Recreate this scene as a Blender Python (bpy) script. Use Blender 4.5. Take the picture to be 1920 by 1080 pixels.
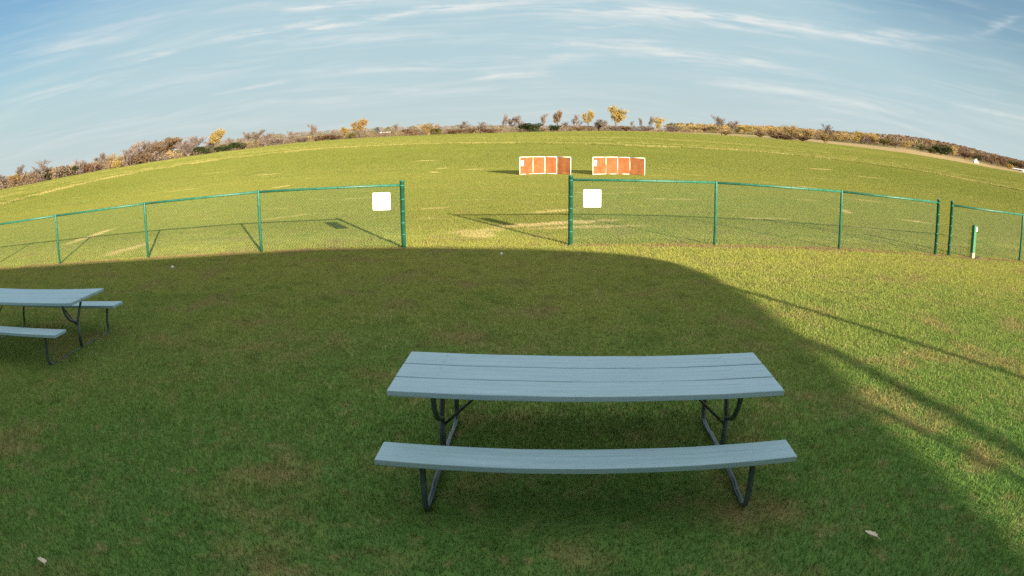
import bpy, bmesh, math, random
import numpy as np
from mathutils import Vector, Matrix

# ------------------------------------------------------------------ camera
scene = bpy.context.scene
for o in list(bpy.data.objects):
    bpy.data.objects.remove(o)
CAM_H, PITCH, ROLL, FOC, K3, K5 = 2.34993, 0.228766, 0.0066841, 1260.7297, -0.1604019, 0.0594231
cam_data = bpy.data.cameras.new('camera')
cam = bpy.data.objects.new('camera', cam_data)
scene.collection.objects.link(cam)
scene.camera = cam
fw = Vector((0, math.cos(PITCH), -math.sin(PITCH)))
rt = Vector((1, 0, 0))
dn = fw.cross(rt)
r2 = rt * math.cos(ROLL) + dn * math.sin(ROLL)
d2 = -rt * math.sin(ROLL) + dn * math.cos(ROLL)
M = Matrix.Identity(4)
for i in range(3):
    M[i][0] = r2[i]; M[i][1] = -d2[i]; M[i][2] = -fw[i]
M.translation = (0, 0, CAM_H)
cam.matrix_world = M
cam_data.type = 'PANO'
cam_data.sensor_width = 36.0
cam_data.sensor_fit = 'HORIZONTAL'
cam_data.clip_start = 0.05
cam_data.clip_end = 9000.0
cc = cam_data.cycles if hasattr(cam_data, 'cycles') and hasattr(cam_data.cycles, 'panorama_type') else cam_data
cc.panorama_type = 'FISHEYE_LENS_POLYNOMIAL'
cc.fisheye_fov = math.radians(179.0)
POLY = (0.04311361881720238, -0.00028341501393655614, 4.1173764106414074e-05, -9.018592066499303e-07)
cc.fisheye_polynomial_k0 = 0.0
cc.fisheye_polynomial_k1 = -POLY[0]
cc.fisheye_polynomial_k2 = -POLY[1]
cc.fisheye_polynomial_k3 = -POLY[2]
cc.fisheye_polynomial_k4 = -POLY[3]

# ------------------------------------------------------------------ light
SUN_AZ = math.radians(152.0)      # clockwise from +Y
SUN_EL = math.radians(12.5)
SUN_STRENGTH = 4.9
SKY_STRENGTH = 0.05
EXPOSURE = 1.6
sun_dir = Vector((math.sin(SUN_AZ) * math.cos(SUN_EL), math.cos(SUN_AZ) * math.cos(SUN_EL), math.sin(SUN_EL)))
sun_data = bpy.data.lights.new('sun', 'SUN')
sun_data.energy = SUN_STRENGTH
sun_data.angle = math.radians(0.53)
sun_data.color = (1.0, 0.86, 0.64)
sun = bpy.data.objects.new('sun', sun_data)
scene.collection.objects.link(sun)
sun.rotation_euler = (-sun_dir).to_track_quat('-Z', 'Y').to_euler()
sun.location = (20, -30, 30)
scene.view_settings.view_transform = 'Standard'
scene.view_settings.look = 'None'
scene.view_settings.gamma = 1.0
scene.view_settings.use_curve_mapping = False
scene.view_settings.exposure = EXPOSURE
scene.cycles.use_denoising = False
scene.cycles.max_bounces = 6
scene.cycles.transparent_max_bounces = 16


# ------------------------------------------------------------------ node helpers
class NT:
    def __init__(self, tree):
        self.t = tree; self.n = tree.nodes; self.l = tree.links
    def new(self, typ, **kw):
        nd = self.n.new(typ)
        for k, v in kw.items():
            setattr(nd, k, v)
        return nd
    def put(self, sock, v):
        if isinstance(v, bpy.types.NodeSocket):
            self.l.new(v, sock)
        elif v is not None:
            if hasattr(sock.default_value, '__len__') and not hasattr(v, '__len__'):
                v = (v,) * len(sock.default_value)
            if hasattr(sock.default_value, '__len__') and len(sock.default_value) == 4 and len(v) == 3:
                v = tuple(v) + (1.0,)
            sock.default_value = v
    def math(self, op, a, b=None, c=None, clamp=False):
        nd = self.new('ShaderNodeMath', operation=op, use_clamp=clamp)
        for s, v in zip(nd.inputs, (a, b, c)):
            if v is not None:
                self.put(s, v)
        return nd.outputs[0]
    def vmath(self, op, a, b=None, scale=None):
        nd = self.new('ShaderNodeVectorMath', operation=op)
        self.put(nd.inputs[0], a)
        if b is not None:
            self.put(nd.inputs[1], b)
        if scale is not None:
            self.put(nd.inputs['Scale'], scale)
        return nd.outputs['Value'] if op in ('DOT_PRODUCT', 'LENGTH') else nd.outputs['Vector']
    def mix(self, f, a, b, blend='MIX'):
        nd = self.new('ShaderNodeMix', data_type='RGBA', blend_type=blend)
        self.put(nd.inputs[0], f); self.put(nd.inputs[6], a); self.put(nd.inputs[7], b)
        return nd.outputs[2]
    def noise(self, vec, scale, detail=3, rough=0.5, dist=0.0):
        nd = self.new('ShaderNodeTexNoise')
        if vec is not None:
            self.put(nd.inputs['Vector'], vec)
        nd.inputs['Scale'].default_value = scale
        nd.inputs['Detail'].default_value = detail
        nd.inputs['Roughness'].default_value = rough
        nd.inputs['Distortion'].default_value = dist
        return nd.outputs['Fac']
    def smooth(self, v, lo, hi, a=0.0, b=1.0, interp='SMOOTHSTEP'):
        nd = self.new('ShaderNodeMapRange', interpolation_type=interp, clamp=True)
        for s, x in zip(nd.inputs, (v, lo, hi, a, b)):
            self.put(s, x)
        return nd.outputs[0]
    def xyz(self, v):
        nd = self.new('ShaderNodeSeparateXYZ'); self.put(nd.inputs[0], v)
        return nd.outputs
    def comb(self, x, y, z):
        nd = self.new('ShaderNodeCombineXYZ')
        for s, v in zip(nd.inputs, (x, y, z)):
            self.put(s, v)
        return nd.outputs[0]


# ------------------------------------------------------------------ sky
world = bpy.data.worlds.new('World')
scene.world = world
world.use_nodes = True
wt = NT(world.node_tree)
wt.n.clear()
sky = wt.new('ShaderNodeTexSky', sky_type='NISHITA')
sky.sun_disc = False
sky.sun_elevation = SUN_EL
sky.sun_rotation = SUN_AZ
sky.air_density = 1.0
sky.dust_density = 1.2
sky.ozone_density = 1.6
geo = wt.new('ShaderNodeTexCoord')
vx, vy, vz = wt.xyz(wt.vmath('NORMALIZE', geo.outputs['Generated']))
DEG = 180 / math.pi
az = wt.math('MULTIPLY', wt.math('ARCTAN2', vx, vy), DEG)
el = wt.math('MULTIPLY', wt.math('ARCSINE', vz), DEG)
def gauss(v, c, w):
    t = wt.math('DIVIDE', wt.math('SUBTRACT', v, c), w)
    return wt.math('EXPONENT', wt.math('MULTIPLY', wt.math('MULTIPLY', t, t), -1.0))
# cirrus streaks that run almost level, a little bent
bend = wt.math('MULTIPLY', wt.math('MULTIPLY', az, az), 0.0011)
elb = wt.math('ADD', el, bend)
warp = wt.noise(wt.comb(wt.math('MULTIPLY', az, 0.05), wt.math('MULTIPLY', elb, 0.25), 3.1), 1.0, 2)
elw = wt.math('ADD', elb, wt.math('MULTIPLY', wt.math('SUBTRACT', warp, 0.5), 2.6))
st1 = wt.noise(wt.comb(wt.math('MULTIPLY', az, 0.045), wt.math('MULTIPLY', elw, 0.75), 0.0), 1.0, 6, 0.62)
st2 = wt.noise(wt.comb(wt.math('MULTIPLY', az, 0.14), wt.math('MULTIPLY', elw, 1.9), 7.3), 1.0, 5, 0.6)
streak = wt.smooth(wt.math('ADD', wt.math('MULTIPLY', st1, 0.7), wt.math('MULTIPLY', st2, 0.3)), 0.44, 0.72)
big = wt.noise(wt.comb(wt.math('MULTIPLY', az, 0.022), wt.math('MULTIPLY', elb, 0.07), 1.7), 1.0, 2)
low = wt.math('EXPONENT', wt.math('MULTIPLY', wt.math('MAXIMUM', el, 0.0), -0.20))
hsv = wt.new('ShaderNodeHueSaturation')
hsv.inputs['Hue'].default_value = 0.505
hsv.inputs['Saturation'].default_value = 1.55
hsv.inputs['Value'].default_value = 0.85
wt.l.new(sky.outputs['Color'], hsv.inputs['Color'])
base = hsv.outputs['Color']
cloud_col = (5.3, 5.5, 5.4)
# thin sheet of high cloud: pale cyan veil, clear blue to the sides, plus a brighter layer added overhead
side = wt.math('ADD', wt.math('ABSOLUTE', az), wt.math('MULTIPLY', el, 1.7))
clear = wt.smooth(wt.math('ADD', side, wt.math('MULTIPLY', wt.math('SUBTRACT', big, 0.5), 40.0)), 44.0, 72.0)
veil = wt.math('SUBTRACT', 0.94, wt.math('MULTIPLY', clear, 0.60))
c1 = wt.mix(veil, base, (2.95, 4.20, 4.70))
c1 = wt.mix(wt.math('MULTIPLY', low, 0.95), c1, (3.95, 4.50, 4.45))
fill_deck = wt.smooth(el, 14.0, 42.0)  # unseen cloud added above the view to brighten the shaded lawn
c1 = wt.mix(wt.math('MULTIPLY', fill_deck, wt.smooth(big, 0.2, 0.6, 0.70, 0.97)), c1, (5.2, 5.7, 5.9))
cf = wt.math('MULTIPLY', streak, wt.math('ADD', 0.10, wt.math('MULTIPLY', veil, 0.42)))
# a few distinct brush strokes of cirrus
fray = wt.noise(wt.comb(wt.math('MULTIPLY', az, 0.22), wt.math('MULTIPLY', el, 0.9), 5.0), 1.0, 4, 0.65)
brk = wt.math('MULTIPLY', wt.smooth(st2, 0.28, 0.62), wt.smooth(fray, 0.30, 0.58, 0.25, 1.0))
def stroke(az0, el0, az1, el1, w, amp, curve=0.0):
    t = wt.math('DIVIDE', wt.math('SUBTRACT', az, az0), az1 - az0)
    lin = wt.math('ADD', el0, wt.math('MULTIPLY', t, el1 - el0))
    arc = wt.math('MULTIPLY', wt.math('MULTIPLY', t, wt.math('SUBTRACT', 1.0, t)), 4 * curve)
    c = wt.math('ADD', lin, wt.math('ADD', arc, wt.math('MULTIPLY', wt.math('SUBTRACT', warp, 0.5), 1.6)))
    c = wt.math('ADD', c, wt.math('MULTIPLY', wt.math('SUBTRACT', fray, 0.5), 1.1))
    win = wt.math('MULTIPLY', wt.smooth(t, 0.0, 0.3), wt.smooth(t, 1.0, 0.7))
    return wt.math('MULTIPLY', wt.math('MULTIPLY', gauss(el, c, w), win), wt.math('MULTIPLY', brk, amp))
for s in [  # az0, el0, az1, el1, half width, strength, bow
        (-26.5, 8.9, 3.5, 11.8, .30, 1.1, .41), (-27.5, 10.1, -14.0, 11.2, .30, .75, 0.0), (-17.6, 9.1, -7.1, 9.4, .40, .5, 0.0),
        (-36.5, 8.5, -28.8, 9.3, .16, .55, .13), (-27.2, 4.9, -18.4, 5.8, .18, .5, 0.0), (-22.0, 5.7, 16.5, 7.7, .38, .6, -.25),
        (-4.2, 5.0, 5.2, 5.1, .42, .9, .17), (-5.6, 11.8, 26.7, 10.2, .75, .85, .51), (8.4, 11.7, 41.0, 9.4, .42, .75, .05),
        (13.1, 10.7, 30.2, 9.6, .38, .6, -.30), (4.7, 9.6, 12.7, 10.2, .18, .5, 0.0), (-1.9, 7.6, 17.9, 7.6, .45, .6, .54),
        (9.2, 7.1, 26.5, 6.9, .40, .55, .31), (12.4, 5.2, 40.7, 4.0, .40, .6, .19), (29.7, 10.2, 46.2, 12.0, .45, .5, -.11),
        (42.0, 11.8, 48.3, 13.8, .28, .45, -.17), (38.8, 5.3, 50.3, 4.7, .45, .5, -.15), (-50.4, 10.0, -30.6, 11.4, .9, .32, .29),
        (-48.6, 7.2, -32.4, 7.7, .6, .28, -.23), (-27.1, 3.9, 3.9, 3.9, .35, .35, -.09), (-22.6, 12.0, -5.3, 12.3, .35, .8, .07)]:
    cf = wt.math('ADD', cf, stroke(*s))
cf = wt.math('MINIMUM', wt.math('MULTIPLY', cf, 0.88), 0.9)
c2 = wt.mix(cf, c1, cloud_col)
bg = wt.new('ShaderNodeBackground')
wt.l.new(c2, bg.inputs['Color'])
bg.inputs['Strength'].default_value = SKY_STRENGTH
wo = wt.new('ShaderNodeOutputWorld')
wt.l.new(bg.outputs[0], wo.inputs['Surface'])


# ------------------------------------------------------------------ pixel -> direction (photo 1920 x 1080)
def pix_dir(px, py):
    u = px - 960.0; v = py - 540.0
    rr = math.hypot(u, v) + 1e-9
    th = rr / FOC
    for _ in range(30):
        th -= (FOC * (th + K3 * th ** 3 + K5 * th ** 5) - rr) / (FOC * (1 + 3 * K3 * th ** 2 + 5 * K5 * th ** 4))
    d = fw * math.cos(th) + (r2 * (u / rr) + d2 * (v / rr)) * math.sin(th)
    return d
def pix_azel(px, py):
    d = pix_dir(px, py)
    return math.degrees(math.atan2(d.x, d.y)), math.degrees(math.asin(d.z))

# ------------------------------------------------------------------ terrain
T_AZ = [-180, -60, -47, -36, -26, -16.5, -7, 0, 11, 22, 28, 35.5, 44, 60, 180]
T_D = [150, 150, 150, 160, 180, 210, 230, 240, 240, 300, 340, 380, 430, 430, 150]
T_E = [-.51, -.51, -.51, -.29, -.06, .13, .15, .23, .49, .54, .58, .56, .36, .3, -.51]
H_AZ = [-180, -60, -47, -20, -10, 0, 10, 15, 20, 24, 28, 31, 35, 38, 41, 44, 47, 60, 180]
H_E = [.2, .3, .3, .75, .72, .6, .62, .72, .96, 1.12, 1.20, 1.32, 1.58, 1.56, 1.40, 1.10, .88, .7, .2]
H_R = [1500, 1500, 1500, 1900, 1900, 1900, 1500, 1000, 900, 900, 900, 900, 900, 900, 900, 900, 900, 900, 1500]
def tree_line(a):
    return np.interp(a, T_AZ, T_D)
def terrain(x, y):
    r = np.hypot(x, y)
    a = np.degrees(np.arctan2(x, y))
    D = np.interp(a, T_AZ, T_D)
    zb = CAM_H + D * np.tan(np.radians(np.interp(a, T_AZ, T_E)))
    R = np.interp(a, H_AZ, H_R)
    zh = CAM_H + R * np.tan(np.radians(np.interp(a, H_AZ, H_E)))
    t = np.clip((r - 46) / (D - 46), 0, 1)
    near = zb * t ** 1.35
    s = np.clip((r - D) / (R - D), 0, 1)
    far = zb + (zh - zb) * s
    return np.where(r < D, near, far)
def tz(x, y):
    return float(terrain(np.array([x]), np.array([y]))[0])

HAY = [pix_azel(*p) for p in [(0, 385), (200, 335), (400, 302), (600, 280), (800, 271), (1000, 269), (1200, 275),
                              (1400, 283), (1600, 304), (1700, 317), (1800, 335), (1919, 358)]]
hay_az = [h[0] for h in HAY]
hay_r = []
for a, e in HAY:
    rr = np.linspace(40, 400, 3000)
    zz = terrain(rr * math.sin(math.radians(a)), rr * math.cos(math.radians(a)))
    ee = np.degrees(np.arctan2(zz - CAM_H, rr))
    hay_r.append(float(rr[np.argmax(ee > e)]))
print('hay', [(round(a), round(r)) for a, r in zip(hay_az, hay_r)])

# ------------------------------------------------------------------ mesh helpers
COL = scene.collection
class MB:
    def __init__(self):
        self.v = []; self.f = []
    def tube(self, path, radius, sides=8, cap=True):
        pts = [Vector(p) for p in path]
        n = len(pts)
        rads = radius if hasattr(radius, '__len__') else [radius] * n
        base = len(self.v)
        prev = None
        for i, p in enumerate(pts):
            t = (pts[min(i + 1, n - 1)] - pts[max(i - 1, 0)]).normalized()
            if prev is None:
                ref = Vector((0, 0, 1)) if abs(t.z) < 0.9 else Vector((1, 0, 0))
                u = t.cross(ref).normalized()
            else:
                u = (prev - t * prev.dot(t)).normalized()
            prev = u
            w = t.cross(u)
            for k in range(sides):
                an = 2 * math.pi * k / sides
                self.v.append(tuple(p + (u * math.cos(an) + w * math.sin(an)) * rads[i]))
        for i in range(n - 1):
            for k in range(sides):
                a = base + i * sides + k; b = base + i * sides + (k + 1) % sides
                self.f.append((a, b, b + sides, a + sides))
        if cap:
            self.f.append(tuple(base + k for k in reversed(range(sides))))
            self.f.append(tuple(base + (n - 1) * sides + k for k in range(sides)))
        return self
    def box(self, c, s, rz=0.0, mat=None):
        base = len(self.v)
        cs, sn = math.cos(rz), math.sin(rz)
        for dz in (-1, 1):
            for dx, dy in ((-1, -1), (1, -1), (1, 1), (-1, 1)):
                x = dx * s[0] / 2; y = dy * s[1] / 2
                p = Vector((c[0] + x * cs - y * sn, c[1] + x * sn + y * cs, c[2] + dz * s[2] / 2))
                self.v.append(tuple(mat @ p if mat else p))
        for q in ((3, 2, 1, 0), (4, 5, 6, 7), (0, 1, 5, 4), (1, 2, 6, 5), (2, 3, 7, 6), (3, 0, 4, 7)):
            self.f.append(tuple(base + i for i in q))
        return self
    def prism(self, poly, z0, z1):
        base = len(self.v); n = len(poly)
        for z in (z0, z1):
            for p in poly:
                self.v.append((p[0], p[1], z))
        self.f.append(tuple(base + i for i in reversed(range(n))))
        self.f.append(tuple(base + n + i for i in range(n)))
        for i in range(n):
            j = (i + 1) % n
            self.f.append((base + i, base + j, base + n + j, base + n + i))
        return self
    def mesh(self, name, mat=None, smooth=False, bevel=0.0):
        me = bpy.data.meshes.new(name)
        me.from_pydata(self.v, [], self.f)
        if bevel:
            bm = bmesh.new(); bm.from_mesh(me)
            bmesh.ops.bevel(bm, geom=list(bm.edges), offset=bevel, segments=2, affect='EDGES', profile=0.6)
            bm.to_mesh(me); bm.free()
        me.update()
        if smooth:
            me.polygons.foreach_set('use_smooth', [True] * len(me.polygons))
        if mat:
            me.materials.append(mat)
        return me
    def build(self, name, mat, parent=None, smooth=False, bevel=0.0):
        return link(name, self.mesh(name, mat, smooth, bevel), parent)
def link(name, me, parent=None):
    o = bpy.data.objects.new(name, me)
    COL.objects.link(o)
    if parent is not None:
        o.parent = parent
    return o
def empty(name, loc, rz=0.0):
    o = bpy.data.objects.new(name, None)
    COL.objects.link(o)
    o.location = loc; o.rotation_euler = (0, 0, rz)
    o.empty_display_size = 0.3
    return o
def tag(o, label=None, cat=None, group=None, kind=None):
    if label: o['label'] = label
    if cat: o['category'] = cat
    if group: o['group'] = group
    if kind: o['kind'] = kind
    return o

# ------------------------------------------------------------------ materials
def new_mat(name):
    m = bpy.data.materials.new(name)
    m.use_nodes = True
    t = NT(m.node_tree)
    t.n.clear()
    out = t.new('ShaderNodeOutputMaterial')
    return m, t, out
def principled(t, out, color, rough=0.6, spec=0.3, metallic=0.0, normal=None):
    p = t.new('ShaderNodeBsdfPrincipled')
    t.put(p.inputs['Base Color'], color)
    t.put(p.inputs['Roughness'], rough)
    p.inputs['Specular IOR Level'].default_value = spec
    p.inputs['Metallic'].default_value = metallic
    if normal is not None:
        t.l.new(normal, p.inputs['Normal'])
    t.l.new(p.outputs[0], out.inputs['Surface'])
    return p
def bump(t, h, strength, dist):
    b = t.new('ShaderNodeBump')
    b.inputs['Strength'].default_value = strength
    b.inputs['Distance'].default_value = dist
    t.l.new(h, b.inputs['Height'])
    return b.outputs[0]

STRAW = [  # x, y, half length, half width, direction (deg from +x), amount
    (-14.55, 18.4, 1.9, .28, 92, .9), (-10.4, 15.0, 1.2, .25, 82, .8), (-12.9, 35.5, .95, .22, 66, .9),
    (-19.9, 51.3, 1.6, .3, -8, .9), (-8, 61.8, 1.4, .45, 24, 1.), (-5.0, 43.5, .9, .25, -68, .9),
    (-4.9, 48.3, .8, .25, 64, .9), (-2.6, 46.3, .9, .35, 15, .9), (1.3, 17.7, 1.9, .32, 22, 1.),
    (1.9, 16.9, 1.7, .25, 12, .8), (-.9, 16.3, .8, .3, 25, .55), (-.75, 15.7, .5, .45, 60, .7), (1.3, 20.5, .9, .25, 30, .7),
    (-2.6, 21.6, .7, .2, 30, .45), (33, 64, 2.4, .5, 25, 1.), (34.6, 55.5, 2.2, .35, -8, 1.), (17.5, 35.8, .7, .25, -30, .9),
    (18.0, 28.9, .9, .25, -15, .9), (15.5, 20.9, .9, .25, -30, .8), (-64.5, 60.6, 3., .4, -25, .9), (3.4, 27.0, 1.0, .2, -15, .6),
    (13.1, 23.0, .8, .25, 70, .7), (-22, 40, 1.3, .25, 30, .7), (12, 42, 1.2, .3, -20, .5), (24, 47, 1.4, .3, 10, .5),
    (-30, 62, 2., .4, 10, .6), (8, 19.4, 1.0, .2, 10, .5), (11.2, 18.0, 1.0, .2, -25, .55), (6.2, 24.8, 1.2, .22, 5, .5),
    (-7.2, 20.5, 1.0, .2, 35, .45), (-6, 26, 1., .2, 20, .4),
]
FENCE_SEGS = [((-18, 12.2), (-11.706, 13.117)), ((-11.7, 13.117), (-5.567, 13.741)), ((-5.567, 13.741), (-2.289, 13.874)),
              ((1.257, 14.094), (7.797, 13.898)), ((7.797, 13.898), (18.2, 12.2))]
def grass_color_group():
    g = bpy.data.node_groups.new('grass_color', 'ShaderNodeTree')
    g.interface.new_socket('Color', in_out='OUTPUT', socket_type='NodeSocketColor')
    g.interface.new_socket('Bare', in_out='OUTPUT', socket_type='NodeSocketFloat')
    t = NT(g)
    go = t.new('NodeGroupOutput')
    pos = t.new('ShaderNodeNewGeometry').outputs['Position']
    x, y, z = t.xyz(pos)
    flat = t.comb(x, y, 0.0)
    n_big = t.noise(flat, 0.16, 3, 0.6)
    n_mid = t.noise(flat, 0.9, 4, 0.6)
    n_small = t.noise(flat, 5.0, 3, 0.6)
    # thick green turf by the building, drier turf out in the open
    dry = t.smooth(t.math('ADD', y, t.math('MULTIPLY', t.math('SUBTRACT', n_big, 0.5), 9.0)), 2.0, 13.0)
    c = t.mix(dry, (0.135, 0.255, 0.060), (0.360, 0.362, 0.085))
    c = t.mix(t.smooth(n_mid, 0.49, 0.70, 0, 0.9), c, (0.34, 0.28, 0.11))
    c = t.mix(t.smooth(n_mid, 0.46, 0.24, 0, 0.6), c, (0.15, 0.25, 0.05))
    c = t.mix(t.smooth(n_small, 0.54, 0.74, 0, 0.75), c, (0.36, 0.30, 0.13))
    tuft = t.noise(flat, 2.6, 4, 0.7)
    c = t.mix(t.smooth(tuft, 0.50, 0.28, 0, 0.75), c, t.mix(0.6, c, (0.06, 0.11, 0.02)))
    c = t.mix(t.smooth(tuft, 0.52, 0.75, 0, 0.40), c, t.mix(0.5, c, (0.36, 0.36, 0.12)))
    c = t.mix(t.smooth(y, 13.0, 19.0, 0.0, 0.62), c, (0.158, 0.174, 0.034))
    # mown passes in the open field
    w = t.math('SINE', t.math('ADD', t.math('MULTIPLY', t.math('ADD', y, t.math('MULTIPLY', x, 0.08)), 0.72), t.math('MULTIPLY', n_big, 3.0)))
    pas = t.math('MULTIPLY', t.smooth(w, -0.6, 0.6, 0.0, 0.16), t.smooth(y, 16, 30))
    c = t.mix(pas, c, (0.16, 0.22, 0.045))
    nf = t.noise(flat, 0.05, 4, 0.6)
    far_c = t.mix(t.smooth(nf, 0.35, 0.65), (0.144, 0.174, 0.031), (0.176, 0.194, 0.042))
    fary = t.smooth(t.math('SQRT', t.math('ADD', t.math('MULTIPLY', x, x), t.math('MULTIPLY', y, y))), 34, 70)
    c = t.mix(t.math('MULTIPLY', fary, 0.75), c, far_c)
    # worn straw patches
    jx = t.math('MULTIPLY', t.math('SUBTRACT', t.noise(flat, 2.2, 3), 0.5), 0.7)
    jy = t.math('MULTIPLY', t.math('SUBTRACT', t.noise(t.comb(y, x, 4.0), 2.2, 3), 0.5), 0.7)
    xs = t.math('ADD', x, jx); ys = t.math('ADD', y, jy)
    straw = None
    for (cx, cy, hl, hw, dg, am) in STRAW:
        a = math.radians(dg)
        dx = t.math('SUBTRACT', xs, cx); dy = t.math('SUBTRACT', ys, cy)
        u = t.math('ADD', t.math('MULTIPLY', dx, math.cos(a) / hl), t.math('MULTIPLY', dy, math.sin(a) / hl))
        v = t.math('ADD', t.math('MULTIPLY', dx, -math.sin(a) / hw), t.math('MULTIPLY', dy, math.cos(a) / hw))
        q = t.math('ADD', t.math('MULTIPLY', u, u), t.math('MULTIPLY', v, v))
        m = t.smooth(q, 1.5, 0.15, 0.0, am)
        straw = m if straw is None else t.math('MAXIMUM', straw, m)
    thatch = t.noise(t.comb(t.math('MULTIPLY', xs, 0.28), t.math('MULTIPLY', ys, 1.5), 2.0), 1.0, 4, 0.62)
    straw = t.math('MAXIMUM', straw, t.math('MULTIPLY', t.smooth(thatch, 0.60, 0.74, 0.0, 0.55), t.smooth(y, 14.0, 17.0)))
    straw = t.math('MULTIPLY', straw, t.smooth(n_small, 0.28, 0.55, 0.45, 1.0))
    green = t.smooth(t.noise(t.comb(t.math('MULTIPLY', x, 0.22), t.math('MULTIPLY', y, 0.9), 8.0), 1.0, 3, 0.6), 0.55, 0.75, 0.0, 0.5)
    c = t.mix(green, c, (0.15, 0.22, 0.045))
    c = t.mix(straw, c, (0.60, 0.47, 0.22))
    # sprayed, trampled strip under the fence
    bare = None
    for (ax, ay), (bx, by) in FENCE_SEGS:
        L = math.hypot(bx - ax, by - ay); ux, uy = (bx - ax) / L, (by - ay) / L
        dx = t.math('SUBTRACT', x, ax); dy = t.math('SUBTRACT', y, ay - 0.03)
        s = t.math('ADD', t.math('MULTIPLY', dx, ux), t.math('MULTIPLY', dy, uy))
        d = t.math('ABSOLUTE', t.math('ADD', t.math('MULTIPLY', dx, -uy), t.math('ADD', t.math('MULTIPLY', dy, ux), t.math('MULTIPLY', jx, 0.5))))
        m = t.math('MULTIPLY', t.smooth(d, 0.22, 0.04), t.math('MULTIPLY', t.smooth(s, -0.4, 0.0), t.smooth(s, L + 0.4, L)))
        bare = m if bare is None else t.math('MAXIMUM', bare, m)
    bare = t.math('MULTIPLY', bare, t.smooth(n_mid, 0.35, 0.55, 0.25, 0.9))
    c = t.mix(bare, c, (0.30, 0.20, 0.12))
    t.l.new(c, go.inputs['Color'])
    t.l.new(t.math('MAXIMUM', bare, straw), go.inputs['Bare'])
    return g
GRASS = grass_color_group()

def mat_ground():
    m, t, out = new_mat('ground_turf')
    g = t.new('ShaderNodeGroup'); g.node_tree = GRASS
    col = g.outputs['Color']
    pos = t.new('ShaderNodeNewGeometry').outputs['Position']
    x, y, z = t.xyz(pos)
    zone = t.new('ShaderNodeAttribute', attribute_name='zone')
    zr = t.new('ShaderNodeSeparateColor'); t.l.new(zone.outputs['Color'], zr.inputs[0])
    hay, tan, wood = zr.outputs[0], zr.outputs[1], zr.outputs[2]
    nf = t.noise(pos, 0.05, 4, 0.6)
    hrow = t.noise(t.comb(t.math('MULTIPLY', x, 0.012), t.math('ADD', t.math('MULTIPLY', y, 0.30), t.math('MULTIPLY', x, -0.02)), 0.0), 1.0, 3, 0.65)
    fine = t.noise(t.comb(t.math('MULTIPLY', x, 0.5), t.math('MULTIPLY', y, 0.25), 0.0), 1.0, 4, 0.7)
    hay_c = t.mix(t.smooth(hrow, 0.40, 0.62), (0.145, 0.176, 0.032), (0.240, 0.245, 0.062))
    hay_c = t.mix(t.smooth(fine, 0.5, 0.75, 0, 0.5), hay_c, (0.33, 0.29, 0.10))
    col = t.mix(hay, col, hay_c)
    tan_c = t.mix(t.smooth(fine, 0.35, 0.65), (0.34, 0.235, 0.115), (0.46, 0.35, 0.18))
    col = t.mix(tan, col, tan_c)
    patch = t.noise(pos, 0.004, 2, 0.5)
    far_land = t.mix(t.smooth(patch, 0.45, 0.52), (0.16, 0.15, 0.06), (0.30, 0.22, 0.12))
    col = t.mix(wood, col, far_land)
    n1 = t.noise(pos, 14.0, 4, 0.7)
    n2 = t.noise(pos, 1.2, 3, 0.6)
    h = t.math('ADD', n1, t.math('MULTIPLY', n2, 2.0))
    b = bump(t, h, 0.9, 0.06)
    principled(t, out, col, 0.95, 0.05, normal=b)
    return m
def leaf_shader(t, out, col, trans, up):
    g = t.new('ShaderNodeNewGeometry')
    nrm = t.vmath('NORMALIZE', t.vmath('ADD', t.vmath('SCALE', g.outputs['Normal'], scale=1 - up), (0, 0, up)))
    d = t.new('ShaderNodeBsdfDiffuse'); t.l.new(col, d.inputs[0]); t.l.new(nrm, d.inputs['Normal'])
    tr = t.new('ShaderNodeBsdfTranslucent'); t.l.new(col, tr.inputs[0])
    mx = t.new('ShaderNodeMixShader'); mx.inputs[0].default_value = trans
    t.l.new(d.outputs[0], mx.inputs[1]); t.l.new(tr.outputs[0], mx.inputs[2])
    t.l.new(mx.outputs[0], out.inputs['Surface'])
def blade_tint(t, col):
    a = t.new('ShaderNodeAttribute', attribute_name='rnd')
    sc = t.new('ShaderNodeSeparateColor'); t.l.new(a.outputs['Color'], sc.inputs[0])
    col = t.mix(t.smooth(sc.outputs[0], 0.75, 1.0, 0, 0.42), col, (0.42, 0.36, 0.16))
    col = t.mix(t.smooth(sc.outputs[0], 0.4, 0.0, 0, 0.36), col, t.mix(0.6, col, (0.06, 0.13, 0.02)))
    return col
def mat_blade():
    m, t, out = new_mat('grass_blade')
    g = t.new('ShaderNodeGroup'); g.node_tree = GRASS
    leaf_shader(t, out, blade_tint(t, g.outputs['Color']), 0.3, 0.45)
    return m
def hay_color(t):
    pos = t.new('ShaderNodeNewGeometry').outputs['Position']
    x, y, z = t.xyz(pos)
    hrow = t.noise(t.comb(t.math('MULTIPLY', x, 0.012), t.math('ADD', t.math('MULTIPLY', y, 0.30), t.math('MULTIPLY', x, -0.02)), 0.0), 1.0, 3, 0.65)
    fine = t.noise(t.comb(t.math('MULTIPLY', x, 0.5), t.math('MULTIPLY', y, 0.25), 0.0), 1.0, 4, 0.7)
    hay_c = t.mix(t.smooth(hrow, 0.40, 0.62), (0.145, 0.176, 0.032), (0.240, 0.245, 0.062))
    return t.mix(t.smooth(fine, 0.5, 0.75, 0, 0.5), hay_c, (0.33, 0.29, 0.10))
def mat_hay():
    m, t, out = new_mat('hay_blade')
    leaf_shader(t, out, blade_tint(t, hay_color(t)), 0.3, 0.45)
    return m
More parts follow.
